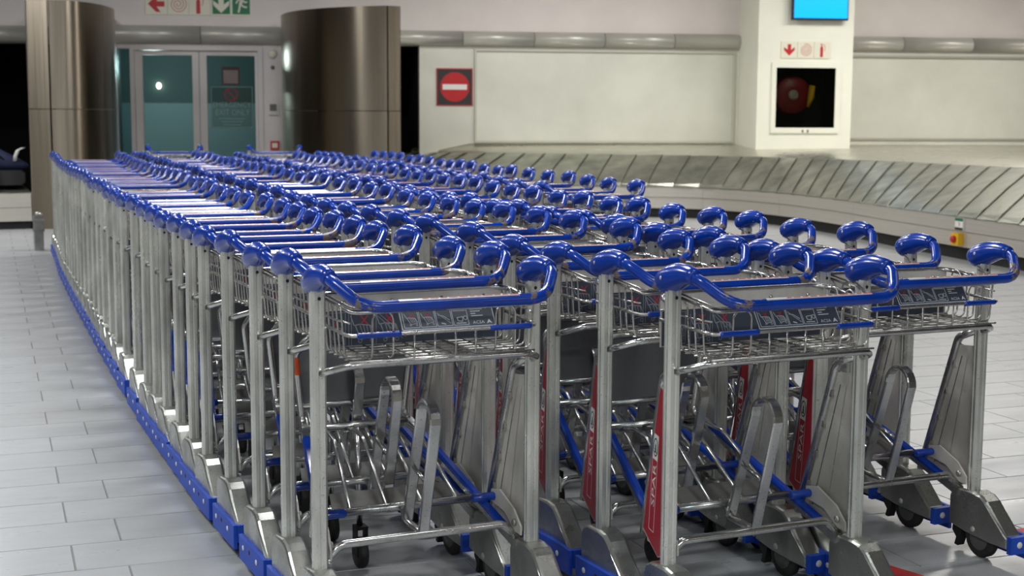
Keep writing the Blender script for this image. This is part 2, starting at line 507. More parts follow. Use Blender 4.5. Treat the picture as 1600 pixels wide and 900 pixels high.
M['teal'] = glass_mat('teal_door_glass', (0.60, 0.72, 0.73, 1), 1.45)
cab = empty('hose_reel_cabinet', W(7.705, CO, hz0)); tag(cab, 'glazed fire hose cabinet set into the white column', 'cabinet')
def child(name, mb, parent, label=None):  # world-space mesh under a located parent
    o = obj(name, mb, parent, label); o.matrix_parent_inverse = Matrix.Translation(parent.location).inverted(); return o
lin_mb = MB()
wbox(lin_mb, h0, h1, 0.451, 0.46, hz0, hz1, M['dark'])
for z0, z1 in ((hz0, hz0 + 0.012), (hz1 - 0.012, hz1)): wbox(lin_mb, h0, h1, 0.46, CO, z0, z1, M['dark'])
for s0, s1 in ((h0, h0 + 0.012), (h1 - 0.012, h1)): wbox(lin_mb, s0, s1, 0.46, CO, hz0, hz1, M['dark'])
child('lining', lin_mb, cab)
fr = MB()
for (s0, s1, z0, z1) in ((h0 - 0.05, h1 + 0.05, hz1 - 0.03, hz1 + 0.05), (h0 - 0.05, h1 + 0.05, hz0 - 0.06, hz0 + 0.02), (h0 - 0.05, h0 + 0.02, hz0 + 0.02, hz1 - 0.03), (h1 - 0.02, h1 + 0.05, hz0 + 0.02, hz1 - 0.03)):
    wbox(fr, s0, s1, CO, CO + 0.03, z0, z1, M['colpaint'])
wbox(fr, 7.66, 7.68, CO + 0.03, CO + 0.04, hz0 - 0.05, hz0 - 0.01, M['hub']); wbox(fr, 7.74, 7.76, CO + 0.03, CO + 0.04, hz0 - 0.05, hz0 - 0.01, M['hub'])
child('frame', fr, cab)
gp = MB(); wbox(gp, h0 + 0.02, h1 - 0.02, CO + 0.006, CO + 0.012, hz0 + 0.02, hz1 - 0.03, M['glass']); child('pane', gp, cab)
M['hose_red'] = plain('red_hose_reel', (128, 20, 24), 0.4)
M['yellow'] = plain('yellow_paint', (226, 178, 24), 0.45)
rl = empty('hose_reel', W(7.58, 0.72, 1.75)); tag(rl, 'dark red fire hose reel inside the glazed cabinet in the column', 'hose reel')
def reel_fn(s, z, o): return lambda a, p, q: W(s + p, o + a, z + q)
dr = MB(); dr.lathe([(-0.09, 0.06), (-0.09, 0.27), (-0.075, 0.28), (-0.065, 0.18), (0.065, 0.18), (0.075, 0.28), (0.09, 0.27), (0.09, 0.06)], reel_fn(7.58, 1.76, 0.72), M['hose_red'], 28); child('drum', dr, rl)
hb = MB(); hb.lathe([(0.091, 0.02), (0.1, 0.08), (0.12, 0.07), (0.125, 0.02)], reel_fn(7.58, 1.76, 0.72), M['plate'], 18); child('hub', hb, rl)
for kk in range(3):
    hs = MB(); rr = 0.2 + 0.025 * (kk % 2)
    hs.tube([W(7.58 + rr * math.cos(t), 0.67 + kk * 0.045, 1.76 + rr * math.sin(t)) for t in [i * 2 * math.pi / 28 for i in range(28)]], 0.02, M['rubber'], 8, closed=True)
    child('hose_coil', hs, rl)
nz = MB(); nz.tube([W(7.86, 0.86, 1.9), W(7.84, 0.86, 1.72), W(7.80, 0.86, 1.58)], [0.045, 0.05, 0.02], M['yellow'], 10); child('nozzle', nz, rl)
st = MB(); wbox(st, 7.53, 7.63, 0.46, 0.62, 1.70, 1.82, M['rubber']); child('bracket', st, rl)

# wall screen --------------------------------------------------------------------
tv_ = empty('wall_screen', W(7.86, CO, 2.86)); tag(tv_, 'wall screen glowing plain blue high on the white column', 'screen')
M['screen'] = plain('blue_screen', (0, 158, 246), 0.3, emit=1.0)
cs = MB(); wbox(cs, 7.43, 8.29, CO + 0.07, CO + 0.13, 2.855, 3.40, M['rubber']); child('casing', cs, tv_)
ds = MB(); ds.poly([(7.455, 2.885), (8.275, 2.885), (8.275, 3.385), (7.455, 3.385)], wface(CO + 0.1315), M['screen']); child('display', ds, tv_)
br = MB(); wbox(br, 7.7, 8.0, CO, CO + 0.07, 2.95, 3.3, M['hub']); child('bracket', br, tv_)

# signs --------------------------------------------------------------------------
M['ivory'] = plain('photoluminescent_board', (226, 222, 204), 0.5)
M['signred'] = plain('sign_red', (188, 26, 34), 0.45)
M['signgreen'] = plain('sign_green', (10, 112, 72), 0.45)
M['signdark'] = plain('sign_charcoal', (44, 42, 42), 0.5)
def spiral(mb, cx, cy, r, fn, mat, w):
    pts = [(cx + r * (t / 20.65) * math.cos(t), cy + r * (t / 20.65) * math.sin(t)) for t in [i * 0.35 for i in range(6, 60)]]
    mb.stroke(pts, w, fn, mat)
def arrow(mb, cx, cy, q, ang, fn, mat):  # broad barbed arrow pointing along ang
    P = [(0.5, 0), (0.02, 0.48), (-0.26, 0.5), (-0.02, 0.16), (-0.5, 0.16), (-0.5, -0.16), (-0.02, -0.16), (-0.26, -0.5), (0.02, -0.48)]
    c, s = math.cos(ang), math.sin(ang)
    T = [(cx + q * (a * c - b * s), cy + q * (a * s + b * c)) for a, b in P]
    mb.poly([T[0], T[1], T[2], T[3], T[6], T[7], T[8]], fn, mat); mb.poly([T[3], T[4], T[5], T[6]], fn, mat)
def extinguisher(mb, cx, cy, q, fn, mat):
    mb.poly([(cx - 0.11 * q, cy - 0.5 * q), (cx + 0.11 * q, cy - 0.5 * q), (cx + 0.11 * q, cy + 0.18 * q), (cx + 0.05 * q, cy + 0.3 * q), (cx - 0.05 * q, cy + 0.3 * q), (cx - 0.11 * q, cy + 0.18 * q)], fn, mat)
    mb.poly([(cx - 0.03 * q, cy + 0.3 * q), (cx + 0.03 * q, cy + 0.3 * q), (cx + 0.01 * q, cy + 0.5 * q), (cx - 0.09 * q, cy + 0.46 * q)], fn, mat)
    mb.stroke([(cx + 0.02 * q, cy + 0.42 * q), (cx + 0.2 * q, cy + 0.40 * q), (cx + 0.27 * q, cy + 0.2 * q), (cx + 0.22 * q, cy - 0.05 * q)], 0.035 * q, fn, mat)
def runner(mb, cx, cy, q, fn, mat):
    mb.disc(cx + 0.1 * q, cy + 0.42 * q, 0.09 * q, fn, mat, 12)
    for pts, w in (([(0.07, 0.32), (-0.05, -0.02)], 0.19), ([(-0.05, 0.0), (0.16, -0.14), (0.34, -0.17)], 0.1), ([(-0.06, -0.02), (-0.1, -0.25), (-0.16, -0.48)], 0.11),
                   ([(0.1, 0.28), (-0.18, 0.24), (-0.3, 0.05)], 0.08), ([(0.1, 0.28), (0.22, 0.1), (0.36, 0.16)], 0.08), ([(-0.12, -0.3), (-0.32, -0.42)], 0.0)):
        if w: mb.stroke([(cx + a * q, cy + b * q) for a, b in pts], w * q, fn, mat)
def board(mb, s0, s1, z0, z1, o, mat): wbox(mb, s0, s1, o, o + 0.015, z0, z1, mat); return wface(o + 0.0165)
fs = empty('fire_equipment_sign', W(-1.55, 0, 2.88)); tag(fs, 'ivory sign above the doors with red arrow, hose reel and extinguisher', 'sign')
cells = [(-2.03, -1.72), (-1.71, -1.41), (-1.40, -1.10)]
for k, (s0, s1) in enumerate(cells):
    mb = MB(); f = board(mb, s0, s1, 2.875, 3.19, 0.0, M['ivory']); c = (s0 + s1) / 2
    if k == 0: arrow(mb, c, 3.03, 0.24, math.pi, f, M['signred'])
    if k == 1: mb.disc(c, 3.03, 0.125, f, M['ivory']); spiral(mb, c, 3.03, 0.13, wface(0.018), M['signred'], 0.008)
    if k == 2: extinguisher(mb, c - 0.02, 3.03, 0.27, f, M['signred'])
    child('sign_panel', mb, fs)
es = empty('exit_sign', W(-0.8, 0, 2.88)); tag(es, 'green exit sign above the doors with down arrow and running figure', 'sign')
mb = MB(); f = board(mb, -1.09, -0.5, 2.87, 3.20, 0.0, M['ivory']); child('backing', mb, es)
for k, (s0, s1) in enumerate(((-1.065, -0.81), (-0.775, -0.52))):
    mb = MB(); wbox(mb, s0, s1, 0.0165, 0.02, 2.895, 3.18, M['signgreen']); f = wface(0.0212); c = (s0 + s1) / 2
    if k == 0: arrow(mb, c, 3.03, 0.24, -math.pi / 2, f, M['ivory'])
    else: runner(mb, c, 3.04, 0.25, f, M['ivory'])
    child('sign_panel', mb, es)
cs_ = empty('fire_equipment_sign', W(7.69, CO, 2.29)); tag(cs_, 'ivory sign on the column with red down arrow, hose reel and extinguisher', 'sign')
for k in range(3):
    s0 = 7.31 + k * 0.255; mb = MB(); f = board(mb, s0, s0 + 0.25, 2.30, 2.545, CO, M['ivory']); c = s0 + 0.125
    if k == 0: arrow(mb, c, 2.42, 0.17, -math.pi / 2, f, M['signred'])
    if k == 1: spiral(mb, c, 2.42, 0.095, f, M['signred'], 0.007)
    if k == 2: extinguisher(mb, c - 0.01, 2.42, 0.2, f, M['signred'])
    child('sign_panel', mb, cs_)
ne = empty('no_entry_sign', W(2.52, 0, 1.58)); tag(ne, 'square no entry sign, red disc with white bar, on the back wall', 'sign')
mb = MB(); wbox(mb, 2.25, 2.80, 0, 0.02, 1.575, 2.135, M['signred']); child('border', mb, ne)
mb = MB(); wbox(mb, 2.265, 2.785, 0.02, 0.026, 1.59, 2.12, M['signdark']); child('backing', mb, ne)
mb = MB(); mb.disc(2.525, 1.855, 0.222, wface(0.0275), M['signred'], 40); mb.poly([(2.34, 1.815), (2.71, 1.815), (2.71, 1.895), (2.34, 1.895)], wface(0.029), M['white']); child('roundel', mb, ne)

# doors --------------------------------------------------------------------------
dr1 = empty('door_1', W(-1.3, 0, 0), kind='structure')
fm = MB()
for (s0, s1, z0, z1) in ((-2.275, -2.215, 0, 2.36), (-0.42, -0.35, 0, 2.36), (-2.275, -0.35, 2.36, 2.41)):
    wbox(fm, s0, s1, -0.15, 0.03, z0, z1, M['door'])
child('door_frame', fm, dr1)
lobby_lit = []
for (s0, s1) in ((-2.21, -1.285), (-1.275, -0.425)):
    lf = MB()
    g0, g1 = s0 + 0.11, s1 - (0.095 if s1 < -1 else 0.04)
    if s0 > -1.3: g0 = s0 + 0.105
    for (a0, a1, z0, z1) in ((s0, g0, 0, 2.355), (g1, s1, 0, 2.355), (g0, g1, 2.29, 2.355), (g0, g1, 0, 0.25)):
        wbox(lf, a0, a1, -0.08, -0.02, z0, z1, M['door'])
    leaf = child('door_leaf', lf, dr1)
    pn = MB(); wbox(pn, g0, g1, -0.055, -0.045, 0.25, 2.29, M['teal'])
    o = obj('pane', pn, leaf); o.matrix_parent_inverse = Matrix.Translation(dr1.location).inverted()
    hd = MB(); hs_ = s1 - 0.05 if s0 < -1.3 else s0 + 0.05
    hd.tube([W(hs_, -0.02, 0.92), W(hs_, 0.035, 0.92), W(hs_, 0.035, 1.2), W(hs_, -0.02, 1.2)], 0.012, M['tube'], 8, 0.02)
    o = obj('door_handle', hd, leaf); o.matrix_parent_inverse = Matrix.Translation(dr1.location).inverted()
sl = empty('window_1', W(-2.37, 0, 0), kind='structure')
mb = MB(); wbox(mb, -2.47, -2.285, -0.055, -0.045, 0.1, 2.38, M['teal']); child('pane', mb, sl)
mb = MB(); wbox(mb, -2.48, -2.275, -0.1, 0.02, 2.38, 2.41, M['door']); wbox(mb, -2.48, -2.275, -0.1, 0.02, 0.0, 0.1, M['door']); wbox(mb, -2.48, -2.465, -0.1, 0.02, 0.1, 2.38, M['door']); child('window_frame', mb, sl)
M['lobby'] = plain('teal_lobby_wall', (58, 86, 88), 0.7)
M['light_band'] = plain('painted_lobby_light_band', (112, 138, 142), 0.7)  # added pale band, paints the lighter lower part of the door glass
M['lobbyf'] = plain('lobby_floor', (150, 176, 180), 0.6)
lb = MB()
wbox(lb, -3.3, 0.4, -5.1, -5.0, 0, 2.9, M['lobby']); wbox(lb, -3.3, -3.2, -5.0, -0.3, 0, 2.9, M['lobby']); wbox(lb, 0.3, 0.4, -5.0, -0.3, 0, 2.9, M['lobby'])
wbox(lb, -3.3, 0.4, -5.0, -0.3, 2.8, 2.9, M['lobby']); wbox(lb, -3.2, 0.3, -5.0, -0.3, 0.0, 0.01, M['lobbyf'])
wbox(lb, -3.2, 0.3, -4.99, -4.93, 0.0, 1.62, M['light_band'])  # invented lower band on the lobby wall, brightness put into its colour
obj('wall_lobby', lb, kind='structure')
ll = bpy.data.lights.new('lobby_lamp', 'POINT'); ll.energy = 70; ll.color = (0.8, 1.0, 0.95); ll.shadow_soft_size = 0.15
lo = bpy.data.objects.new('lobby_lamp', ll); lo.location = W(-2.3, -3.0, 2.2); COL.objects.link(lo)
M['lampglow'] = plain('lamp_glow', (255, 250, 220), 0.5, emit=6.0)
lp = MB(); lp.lathe([(0, 0.02), (0.01, 0.06), (0.05, 0.07), (0.09, 0.05), (0.1, 0.01)], lambda a, p, q: W(-2.42 + p * .6, -4.99 + a, 1.93 + q * .8), M['lampglow'], 16)
tag(obj('lobby_wall_lamp', lp), 'small bright lamp seen through the glass of the door', 'lamp')
# notices on the door glass
M['notice_edge'] = plain('maroon_notice', (58, 26, 28), 0.6)
M['notice_grey'] = plain('grey_notice_print', (150, 140, 136), 0.6)
mb = MB(); wbox(mb, -0.955, -0.69, -0.044, -0.040, 1.86, 2.13, M['notice_edge'])
for k in range(9): mb.poly([(-0.93, 1.885 + k * 0.022), (-0.715, 1.885 + k * 0.022), (-0.715, 1.897 + k * 0.022), (-0.93, 1.897 + k * 0.022)], wface(-0.039), M['notice_grey'])
tag(obj('door_notice', mb), 'small maroon edged notice with grey text on the door glass', 'notice')
M['film'] = glass_mat('clear_sticker_film', (0.86, 0.86, 0.84, 1), 1.45)
M['filmred'] = plain('faded_red_print', (120, 36, 42), 0.6)
M['filmink'] = plain('faded_grey_print', (118, 146, 143), 0.6)
ds_ = empty('emergency_door_sticker', W(-0.82, 0, 1.3)); tag(ds_, 'clear sticker on the door glass with red ring and lettering', 'sticker')
mb = MB(); wbox(mb, -1.12, -0.5, -0.0445, -0.0425, 1.22, 1.84, M['film']); child('film', mb, ds_)
mb = MB(); f = wface(-0.0415)
mb.stroke([(-0.82 + 0.09 * math.cos(t), 1.72 + 0.09 * math.sin(t)) for t in [i * 2 * math.pi / 24 for i in range(24)]], 0.025, f, M['filmred'], True)
mb.stroke([(-0.88, 1.785), (-0.76, 1.655)], 0.025, wface(-0.041), M['filmred'])
mb.text('EMERGENCY', -1.09, 1.53, 0.56, 0.075, f, M['filmink']); mb.text('EXIT ONLY', -1.05, 1.41, 0.5, 0.09, f, M['filmink'])
for k in range(3): mb.stroke([(-1.0 + 0.03 * k, 1.36 - 0.045 * k), (-0.62 - 0.03 * k, 1.36 - 0.045 * k)], 0.012, f, M['filmink'])
mb.stroke([(-1.11, 1.23), (-0.51, 1.23), (-0.51, 1.83), (-1.11, 1.83)], 0.008, f, M['filmink'], True)
child('print', mb, ds_)
# fittings beside the door
def disc_thing(name, s, z, r, d, mat, label, cat):
    mb = MB(); mb.lathe([(0, r), (d * 0.6, r), (d, r * 0.7)], lambda a, p, q: W(s + p, a, z + q), mat, 18); tag(obj(name, mb), label, cat)
disc_thing('alarm_sounder', -0.20, 2.32, 0.065, 0.05, M['ivory'], 'round cream sounder high on the wall beside the door', 'sounder')
disc_thing('key_switch', -0.20, 2.12, 0.03, 0.03, M['hub'], 'small round grey switch under the cream sounder', 'switch')
mb = MB(); wbox(mb, -0.27, -0.13, 0, 0.035, 1.42, 1.60, M['door']); wbox(mb, -0.25, -0.15, 0.035, 0.045, 1.48, 1.58, M['hub']); tag(obj('access_keypad', mb), 'pale keypad box on the wall beside the door', 'keypad')
mb = MB(); wbox(mb, -0.25, -0.12, 0, 0.05, 0.90, 1.03, M['signred']); wbox(mb, -0.225, -0.145, 0.05, 0.053, 0.93, 1.0, M['ivory']); tag(obj('call_point', mb), 'red fire call point low on the wall beside the door', 'call point')

# curved steel cladding ------------------------------------------------------------
def catmull(P, n):
    P = [Vector(p) for p in P]; out = []
    Q = [P[0] * 2 - P[1]] + P + [P[-1] * 2 - P[-2]]
    for i in range(len(P) - 1):
        a, b, c, d = Q[i:i + 4]
        for k in range(n):
            t = k / n
            out.append(0.5 * ((2 * b) + (c - a) * t + (2 * a - 5 * b + 4 * c - d) * t * t + (3 * b - a - 3 * c + d) * t ** 3))
    out.append(P[-1]); return out
def resample(P, step):
    L = [0]
    for a, b in zip(P[:-1], P[1:]): L.append(L[-1] + (b - a).length)
    n = max(1, round(L[-1] / step)); out = []
    for k in range(n + 1):
        d = L[-1] * k / n; i = max(j for j in range(len(L)) if L[j] <= d + 1e-9); i = min(i, len(P) - 2)
        out.append(P[i].lerp(P[i + 1], (d - L[i]) / max(1e-9, L[i + 1] - L[i])))
    return out
def sheet(mb, P, z0, z1, th, mat):
    """a bent sheet: plan polyline P, thickness th towards its right-hand side"""
    n = len(P); N = []
    for i in range(n):
        t = (P[min(i + 1, n - 1)] - P[max(i - 1, 0)]).normalized(); N.append(Vector((t.y, -t.x)))
    V = []
    for i in range(n):
        q = P[i] + N[i] * th
        V += [(P[i].x, P[i].y, z0), (P[i].x, P[i].y, z1), (q.x, q.y, z1), (q.x, q.y, z0)]
    F = []
    for i in range(n - 1):
        a, b = i * 4, i * 4 + 4
        for j in range(4): F.append((a + j, a + (j + 1) % 4, b + (j + 1) % 4, b + j))
    F += [(3, 2, 1, 0), tuple((n - 1) * 4 + j for j in range(4))]
    mb.add(V, F, mat, False)
def cladding(label, runs, ztop, zseam, rivets):
    root = empty('steel_cladding', (runs[0][0][0], runs[0][0][1], 0)); tag(root, label, 'cladding')
    for run in runs:
        P = catmull(run, 22) if len(run) > 2 else [Vector(p) for p in run]
        for (z0, z1) in ((0, zseam - 0.004), (zseam + 0.004, ztop)):
            mb = MB(); sheet(mb, P, z0, z1, 0.02, M['clad'])
            o = child('cladding_panel', mb, root)
        if len(run) > 2:
            mb = MB(); Q = resample(P, 0.55)
            for p, q in zip(Q[:-1], Q[1:]):
                c = (p + q) / 2; t = (q - p).normalized(); nn = Vector((-t.y, t.x))
                for z in rivets:
                    mb.lathe([(0, 0.014), (0.006, 0.012), (0.01, 0.006)], lambda a_, p_, q_: (c.x + nn.x * a_ + t.x * p_, c.y + nn.y * a_ + t.y * p_, z + q_), M['plate'], 8)
            o = child('rivets', mb, root); o['kind'] = 'stuff'
    return root
pL = [(3.93, 21.57), (3.72, 20.5), (3.55, 19.55), (3.33, 18.95), (3.08, 18.55), (2.84, 18.35), (2.56, 18.34)]
cladding('curved brushed steel cladding between the dark baggage opening and the glass doors', [pL[::-1][::-1][::-1], [(2.33, 18.45), (2.55, 18.34)], [(2.75, 21.9), (2.33, 18.45)]], 2.8, 1.48, (1.40, 1.56, 2.2, 2.72))
pR = [(6.26, 20.72), (5.92, 19.7), (5.82, 18.9), (5.93, 18.2), (6.22, 17.62), (6.56, 17.24)]
cladding('curved brushed steel cladding beside the baggage carousel opening', [pR, [(6.56, 17.24), (6.73, 17.27)], [(6.73, 17.27), (6.86, 20.6)]], 2.81, 1.48, (1.40, 1.56, 2.1, 2.74))

# baggage carousel ---------------------------------------------------------------
car = empty('baggage_carousel', (10.5, 12, 0)); tag(car, 'long curving baggage carousel with sloped slats and steel skirt', 'carousel')
M['slat'] = worn_metal('carousel_slat', (176, 178, 166), (116, 116, 106), (0.30, 0.42), 0.4, 0.66, scale=3, metal=0.9, stretch=(1, 1, 1))
S_ = [(9.2, 6.3), (9.62, 8.0), (10.07, 9.83), (10.64, 12.26), (11.1, 13.9), (11.32, 15.5), (11.12, 16.7), (10.4, 17.4), (9.3, 17.95), (8.1, 18.55), (7.35, 19.4), (7.05, 20.75)]
D_ = [(11.55, 7.5), (11.95, 9.3), (12.2, 11.1), (12.33, 13.4), (12.3, 14.9), (12.1, 16.1), (11.7, 17.05), (11.0, 17.95), (10.1, 18.75), (9.2, 19.4), (8.55, 19.95), (8.2, 20.55)]
Sc, Dc = catmull(S_, 24), catmull(D_, 24)
L = [0]
for a_, b2 in zip(Sc[:-1], Sc[1:]): L.append(L[-1] + (b2 - a_).length)
def at(d):
    i = max(j for j in range(len(L)) if L[j] <= d + 1e-9); i = min(i, len(Sc) - 2); t = (d - L[i]) / (L[i + 1] - L[i])
    return Sc[i].lerp(Sc[i + 1], t), Dc[i].lerp(Dc[i + 1], t)
ns = int(L[-1] / 0.37); ZS, ZD = 0.435, 0.86
for k in range(ns):
    d0, d1 = L[-1] * k / ns, L[-1] * (k + 1) / ns
    mb = MB(); V = []
    for d, lift in ((d0, 0.030), (d1 + 0.03, 0.006)):
        s_, dd = at(min(d, L[-1]))
        for t in (0.0, 0.06, 0.5, 0.94, 1.0):
            p = s_.lerp(dd, t); z = ZS + (ZD - ZS) * t + 0.018 * math.sin(math.pi * t) + lift * (0.4 if t in (0.0, 1.0) else 1)
            V.append((p.x, p.y, z))
    low = [(x, y, z - 0.012) for x, y, z in V]
    F = [(i, i + 1, i + 6, i + 5) for i in range(4)] + [(i + 10, i + 15, i + 16, i + 11) for i in range(4)]
    F += [(i, i + 10, i + 11, i + 1) for i in range(4)] + [(i + 5, i + 6, i + 16, i + 15) for i in range(4)] + [(0, 5, 15, 10), (4, 14, 19, 9)]
    mb.add(V + low, F, M['slat'])
    child('slat', mb, car)
nk = 9
def offs(P, d):
    out = []
    for i in range(len(P)):
        t = (P[min(i + 1, len(P) - 1)] - P[max(i - 1, 0)]).normalized(); out.append(P[i] + Vector((t.y, -t.x)) * d)
    return out
vis_path = Sc
for k in range(nk):
    i0, i1 = int((len(vis_path) - 1) * k / nk), int((len(vis_path) - 1) * (k + 1) / nk)
    seg = vis_path[i0:i1 + 1]
    for (z0, z1, of) in ((0.295, 0.432, 0.0), (0.135, 0.290, 0.012)):
        mb = MB(); sg = [p.copy() for p in offs(seg, of)]
        sg[0] = sg[0].lerp(sg[1], 0.03); sg[-1] = sg[-1].lerp(sg[-2], 0.03)
        sheet(mb, sg, z0, z1, 0.012, M['skirt']); child('skirt_panel', mb, car)
mb = MB(); sheet(mb, offs(vis_path, 0.07), 0.0, 0.30, 0.02, M['rubber']); child('kick_plate', mb, car)
mb = MB(); n = len(Dc); V = []
for i in range(n):
    sw = 2.05 + (15.5 - 2.05) * (1 - i / (n - 1)) ** 1.1
    q = W(min(sw, 15.5), 0.0, 1.0)
    V += [(Dc[i].x, Dc[i].y, ZD + 0.012), (Dc[i].x * 0.93 + q[0] * 0.07, Dc[i].y * 0.93 + q[1] * 0.07, ZD + 0.045), q]
mb.add(V, [(i * 3 + j, i * 3 + j + 1, i * 3 + j + 4, i * 3 + j + 3) for i in range(n - 1) for j in range(2)], M['deck'], True)
mb.add([(Dc[i].x, Dc[i].y, z) for i in range(n) for z in (0.3, ZD + 0.012)], [(i * 2, i * 2 + 1, i * 2 + 3, i * 2 + 2) for i in range(n - 1)], M['skirt'], True)
child('deck', mb, car)
# emergency stop and its notice on the skirt
def skirt_frame(y):
    i = min(range(len(Sc) - 1), key=lambda j: abs(Sc[j].y - y)); t = (Sc[i + 1] - Sc[i]).normalized(); nn = Vector((-t.y, t.x)); p = Sc[i]
    return lambda a, b, c: (p.x + t.x * a + nn.x * c, p.y + t.y * a + nn.y * c, b)
fn = skirt_frame(11.0)
def fbox(mb, a0, a1, b0, b1, c0, c1, mat): mb.box(a0, a1, b0, b1, c0, c1, mat, fn)
sp = empty('emergency_stop', fn(0, 0.2, 0)); tag(sp, 'yellow box with a red stop button on the carousel skirt', 'stop button')
mb = MB(); fbox(mb, -0.07, 0.07, 0.15, 0.275, -0.01, 0.05, M['yellow']); child('box', mb, sp)
mb = MB(); mb.lathe([(0.05, 0.035), (0.075, 0.035), (0.085, 0.028)], lambda a, p, q: fn(p, 0.213 + q, a), M['signred'], 18); child('button', mb, sp)
mb = MB(); fbox(mb, -0.075, 0.075, 0.305, 0.425, 0.0, 0.006, M['white']); f2 = lambda a, b: fn(-a, b, 0.0075)
mb.poly([(-0.075, 0.305), (0.075, 0.305), (0.075, 0.33), (-0.075, 0.33)], f2, M['signdark']); mb.poly([(-0.075, 0.395), (0.075, 0.395), (0.075, 0.425), (-0.075, 0.425)], f2, M['signgreen'])
mb.stroke([(0.0, 0.345), (0.02, 0.365), (-0.01, 0.385)], 0.008, f2, M['signred'])
tag(obj('carousel_notice', mb), 'small white notice with green and dark bands above the stop button', 'notice')

# second belt and bags at the far dark opening ------------------------------------
b2 = empty('baggage_belt', (1.0, 18.6, 0)); tag(b2, 'steel skirted baggage belt running out of the dark opening', 'baggage belt')
for k in range(3):
    mb = MB(); x0 = -0.9 + k * 1.07
    mb.box(x0, x0 + 1.06, 18.45, 18.47, 0.27, 0.44, M['skirt']); child('skirt_panel', mb, b2)
    mb = MB(); mb.box(x0, x0 + 1.06, 18.44, 18.46, 0.10, 0.265, M['skirt']); child('skirt_panel', mb, b2)
mb = MB(); mb.box(-0.9, 2.3, 18.5, 18.52, 0.0, 0.27, M['rubber']); child('kick_plate', mb, b2)
for k in range(12):
    x0 = -0.9 + k * 0.2675; mb = MB()
    mb.hexa([(x0, 18.46, 0.43), (x0 + 0.265, 18.46, 0.43), (x0 + 0.265, 19.45, 0.50), (x0, 19.45, 0.50), (x0, 18.46, 0.445), (x0 + 0.265, 18.46, 0.455), (x0 + 0.265, 19.45, 0.525), (x0, 19.45, 0.515)], M['slat']); child('slat', mb, b2)
mb = MB(); mb.box(-0.9, 2.3, 19.45, 20.6, 0.0, 0.51, M['dark']); child('bed', mb, b2)
def soft_bag(mb, c, size, mat, sag=0.0, n=10, mround=0.55):
    V = []; rows = 9
    for i in range(rows):
        ph = -math.pi / 2 + math.pi * i / (rows - 1)
        for j in range(16):
            th = 2 * math.pi * j / 16
            f = lambda q: math.copysign(abs(q) ** mround, q)
            x, y, z = f(math.cos(ph)) * f(math.cos(th)), f(math.cos(ph)) * f(math.sin(th)), f(math.sin(ph))
            V.append((c[0] + size[0] * x, c[1] + size[1] * y, c[2] + size[2] * z - sag * max(0, x) * (z + 1) / 2))
    mb.add(V, [(i * 16 + j, i * 16 + (j + 1) % 16, (i + 1) * 16 + (j + 1) % 16, (i + 1) * 16 + j) for i in range(rows - 1) for j in range(16)], mat, True)
M['navy'] = painted('navy_bag_fabric', (28, 38, 72), (22, 30, 58), 20, 0.8)
M['maroon'] = painted('maroon_bag_fabric', (74, 26, 34), (58, 20, 28), 20, 0.8)
bg = empty('duffel_bag', (2.0, 18.9, 0.47)); tag(bg, 'navy duffel bag slumped on the belt with a white tag', 'bag')
mb = MB(); soft_bag(mb, (1.95, 19.0, 0.86), (0.42, 0.22, 0.15), M['navy'], 0.22); child('body', mb, bg)
mb = MB(); mb.tube([(1.75, 18.80, 0.90), (1.8, 18.77, 0.96), (1.95, 18.77, 0.93), (2.05, 18.80, 0.83)], 0.014, M['rubber'], 6, 0.05); child('handle', mb, bg)
mb = MB(); mb.tube([(2.16, 18.78, 0.83), (2.17, 18.76, 0.90), (2.20, 18.76, 0.97), (2.27, 18.76, 1.0)], 0, M['white'], prof=[(0.022, 0.002), (-0.022, 0.002), (-0.022, -0.002), (0.022, -0.002)], upv=(1, 0, 0)); child('tag', mb, bg, 'white paper luggage tag')
bk = MB(); bk.prism([(1.62 + .05, .53), (2.24, .53), (2.29, .57), (2.29, .68), (2.24, .72), (1.67, .72), (1.62, .68), (1.62, .57)], 18.72, 19.25, lambda a, b, w_: (a, w_, b), M['rubber'], False, .02); tag(obj('suitcase', bk), 'black suitcase lying flat on the belt under the navy duffel', 'suitcase')
bm_ = MB(); soft_bag(bm_, (1.60, 18.62, 0.66), (0.36, 0.13, 0.19), M['maroon'], 0.02); tag(obj('travel_bag', bm_), 'maroon travel bag lying on the belt in front of the navy duffel', 'bag')
# steel guard post by the far end of the outer row
gd = empty('guard_post', (2.0, 15.55, 0)); tag(gd, 'short steel guard post with bright bands at the far end of the outer row', 'post')
mb = MB(); mb.box(1.955, 2.045, 15.50, 15.60, 0.0, 0.36, M['cast']); mb.lathe([(0.36, 0.05), (0.385, 0.045), (0.405, 0.02)], lambda a, p, q: (2.0 + p, 15.55 + q, a), M['cast'], 14); child('body', mb, gd)
for z in (0.2, 0.31):
    mb = MB(); mb.box(1.945, 2.055, 15.49, 15.61, z, z + 0.025, M['tube']); child('band', mb, gd)
# red floor tape
M['tape'] = plain('red_floor_tape', (196, 34, 36), 0.5)
for nm, pts in (('floor_tape', [(3.03, 3.50), (2.92, 3.42), (2.98, 3.30), (3.068, 3.34)]), ('floor_tape', [(3.70, 3.60), (4.4, 3.56), (4.4, 3.48), (3.695, 3.52)])):
    mb = MB(); mb.prism(pts, 0.0002, 0.0012, lambda a, b, w_: (a, b, w_), M['tape'])
    o = obj(nm, mb); tag(o, 'red tape triangle on the floor under the front trolleys' if pts[0][0] < 3.1 else 'red tape strip on the open floor beside the third row', 'floor tape')

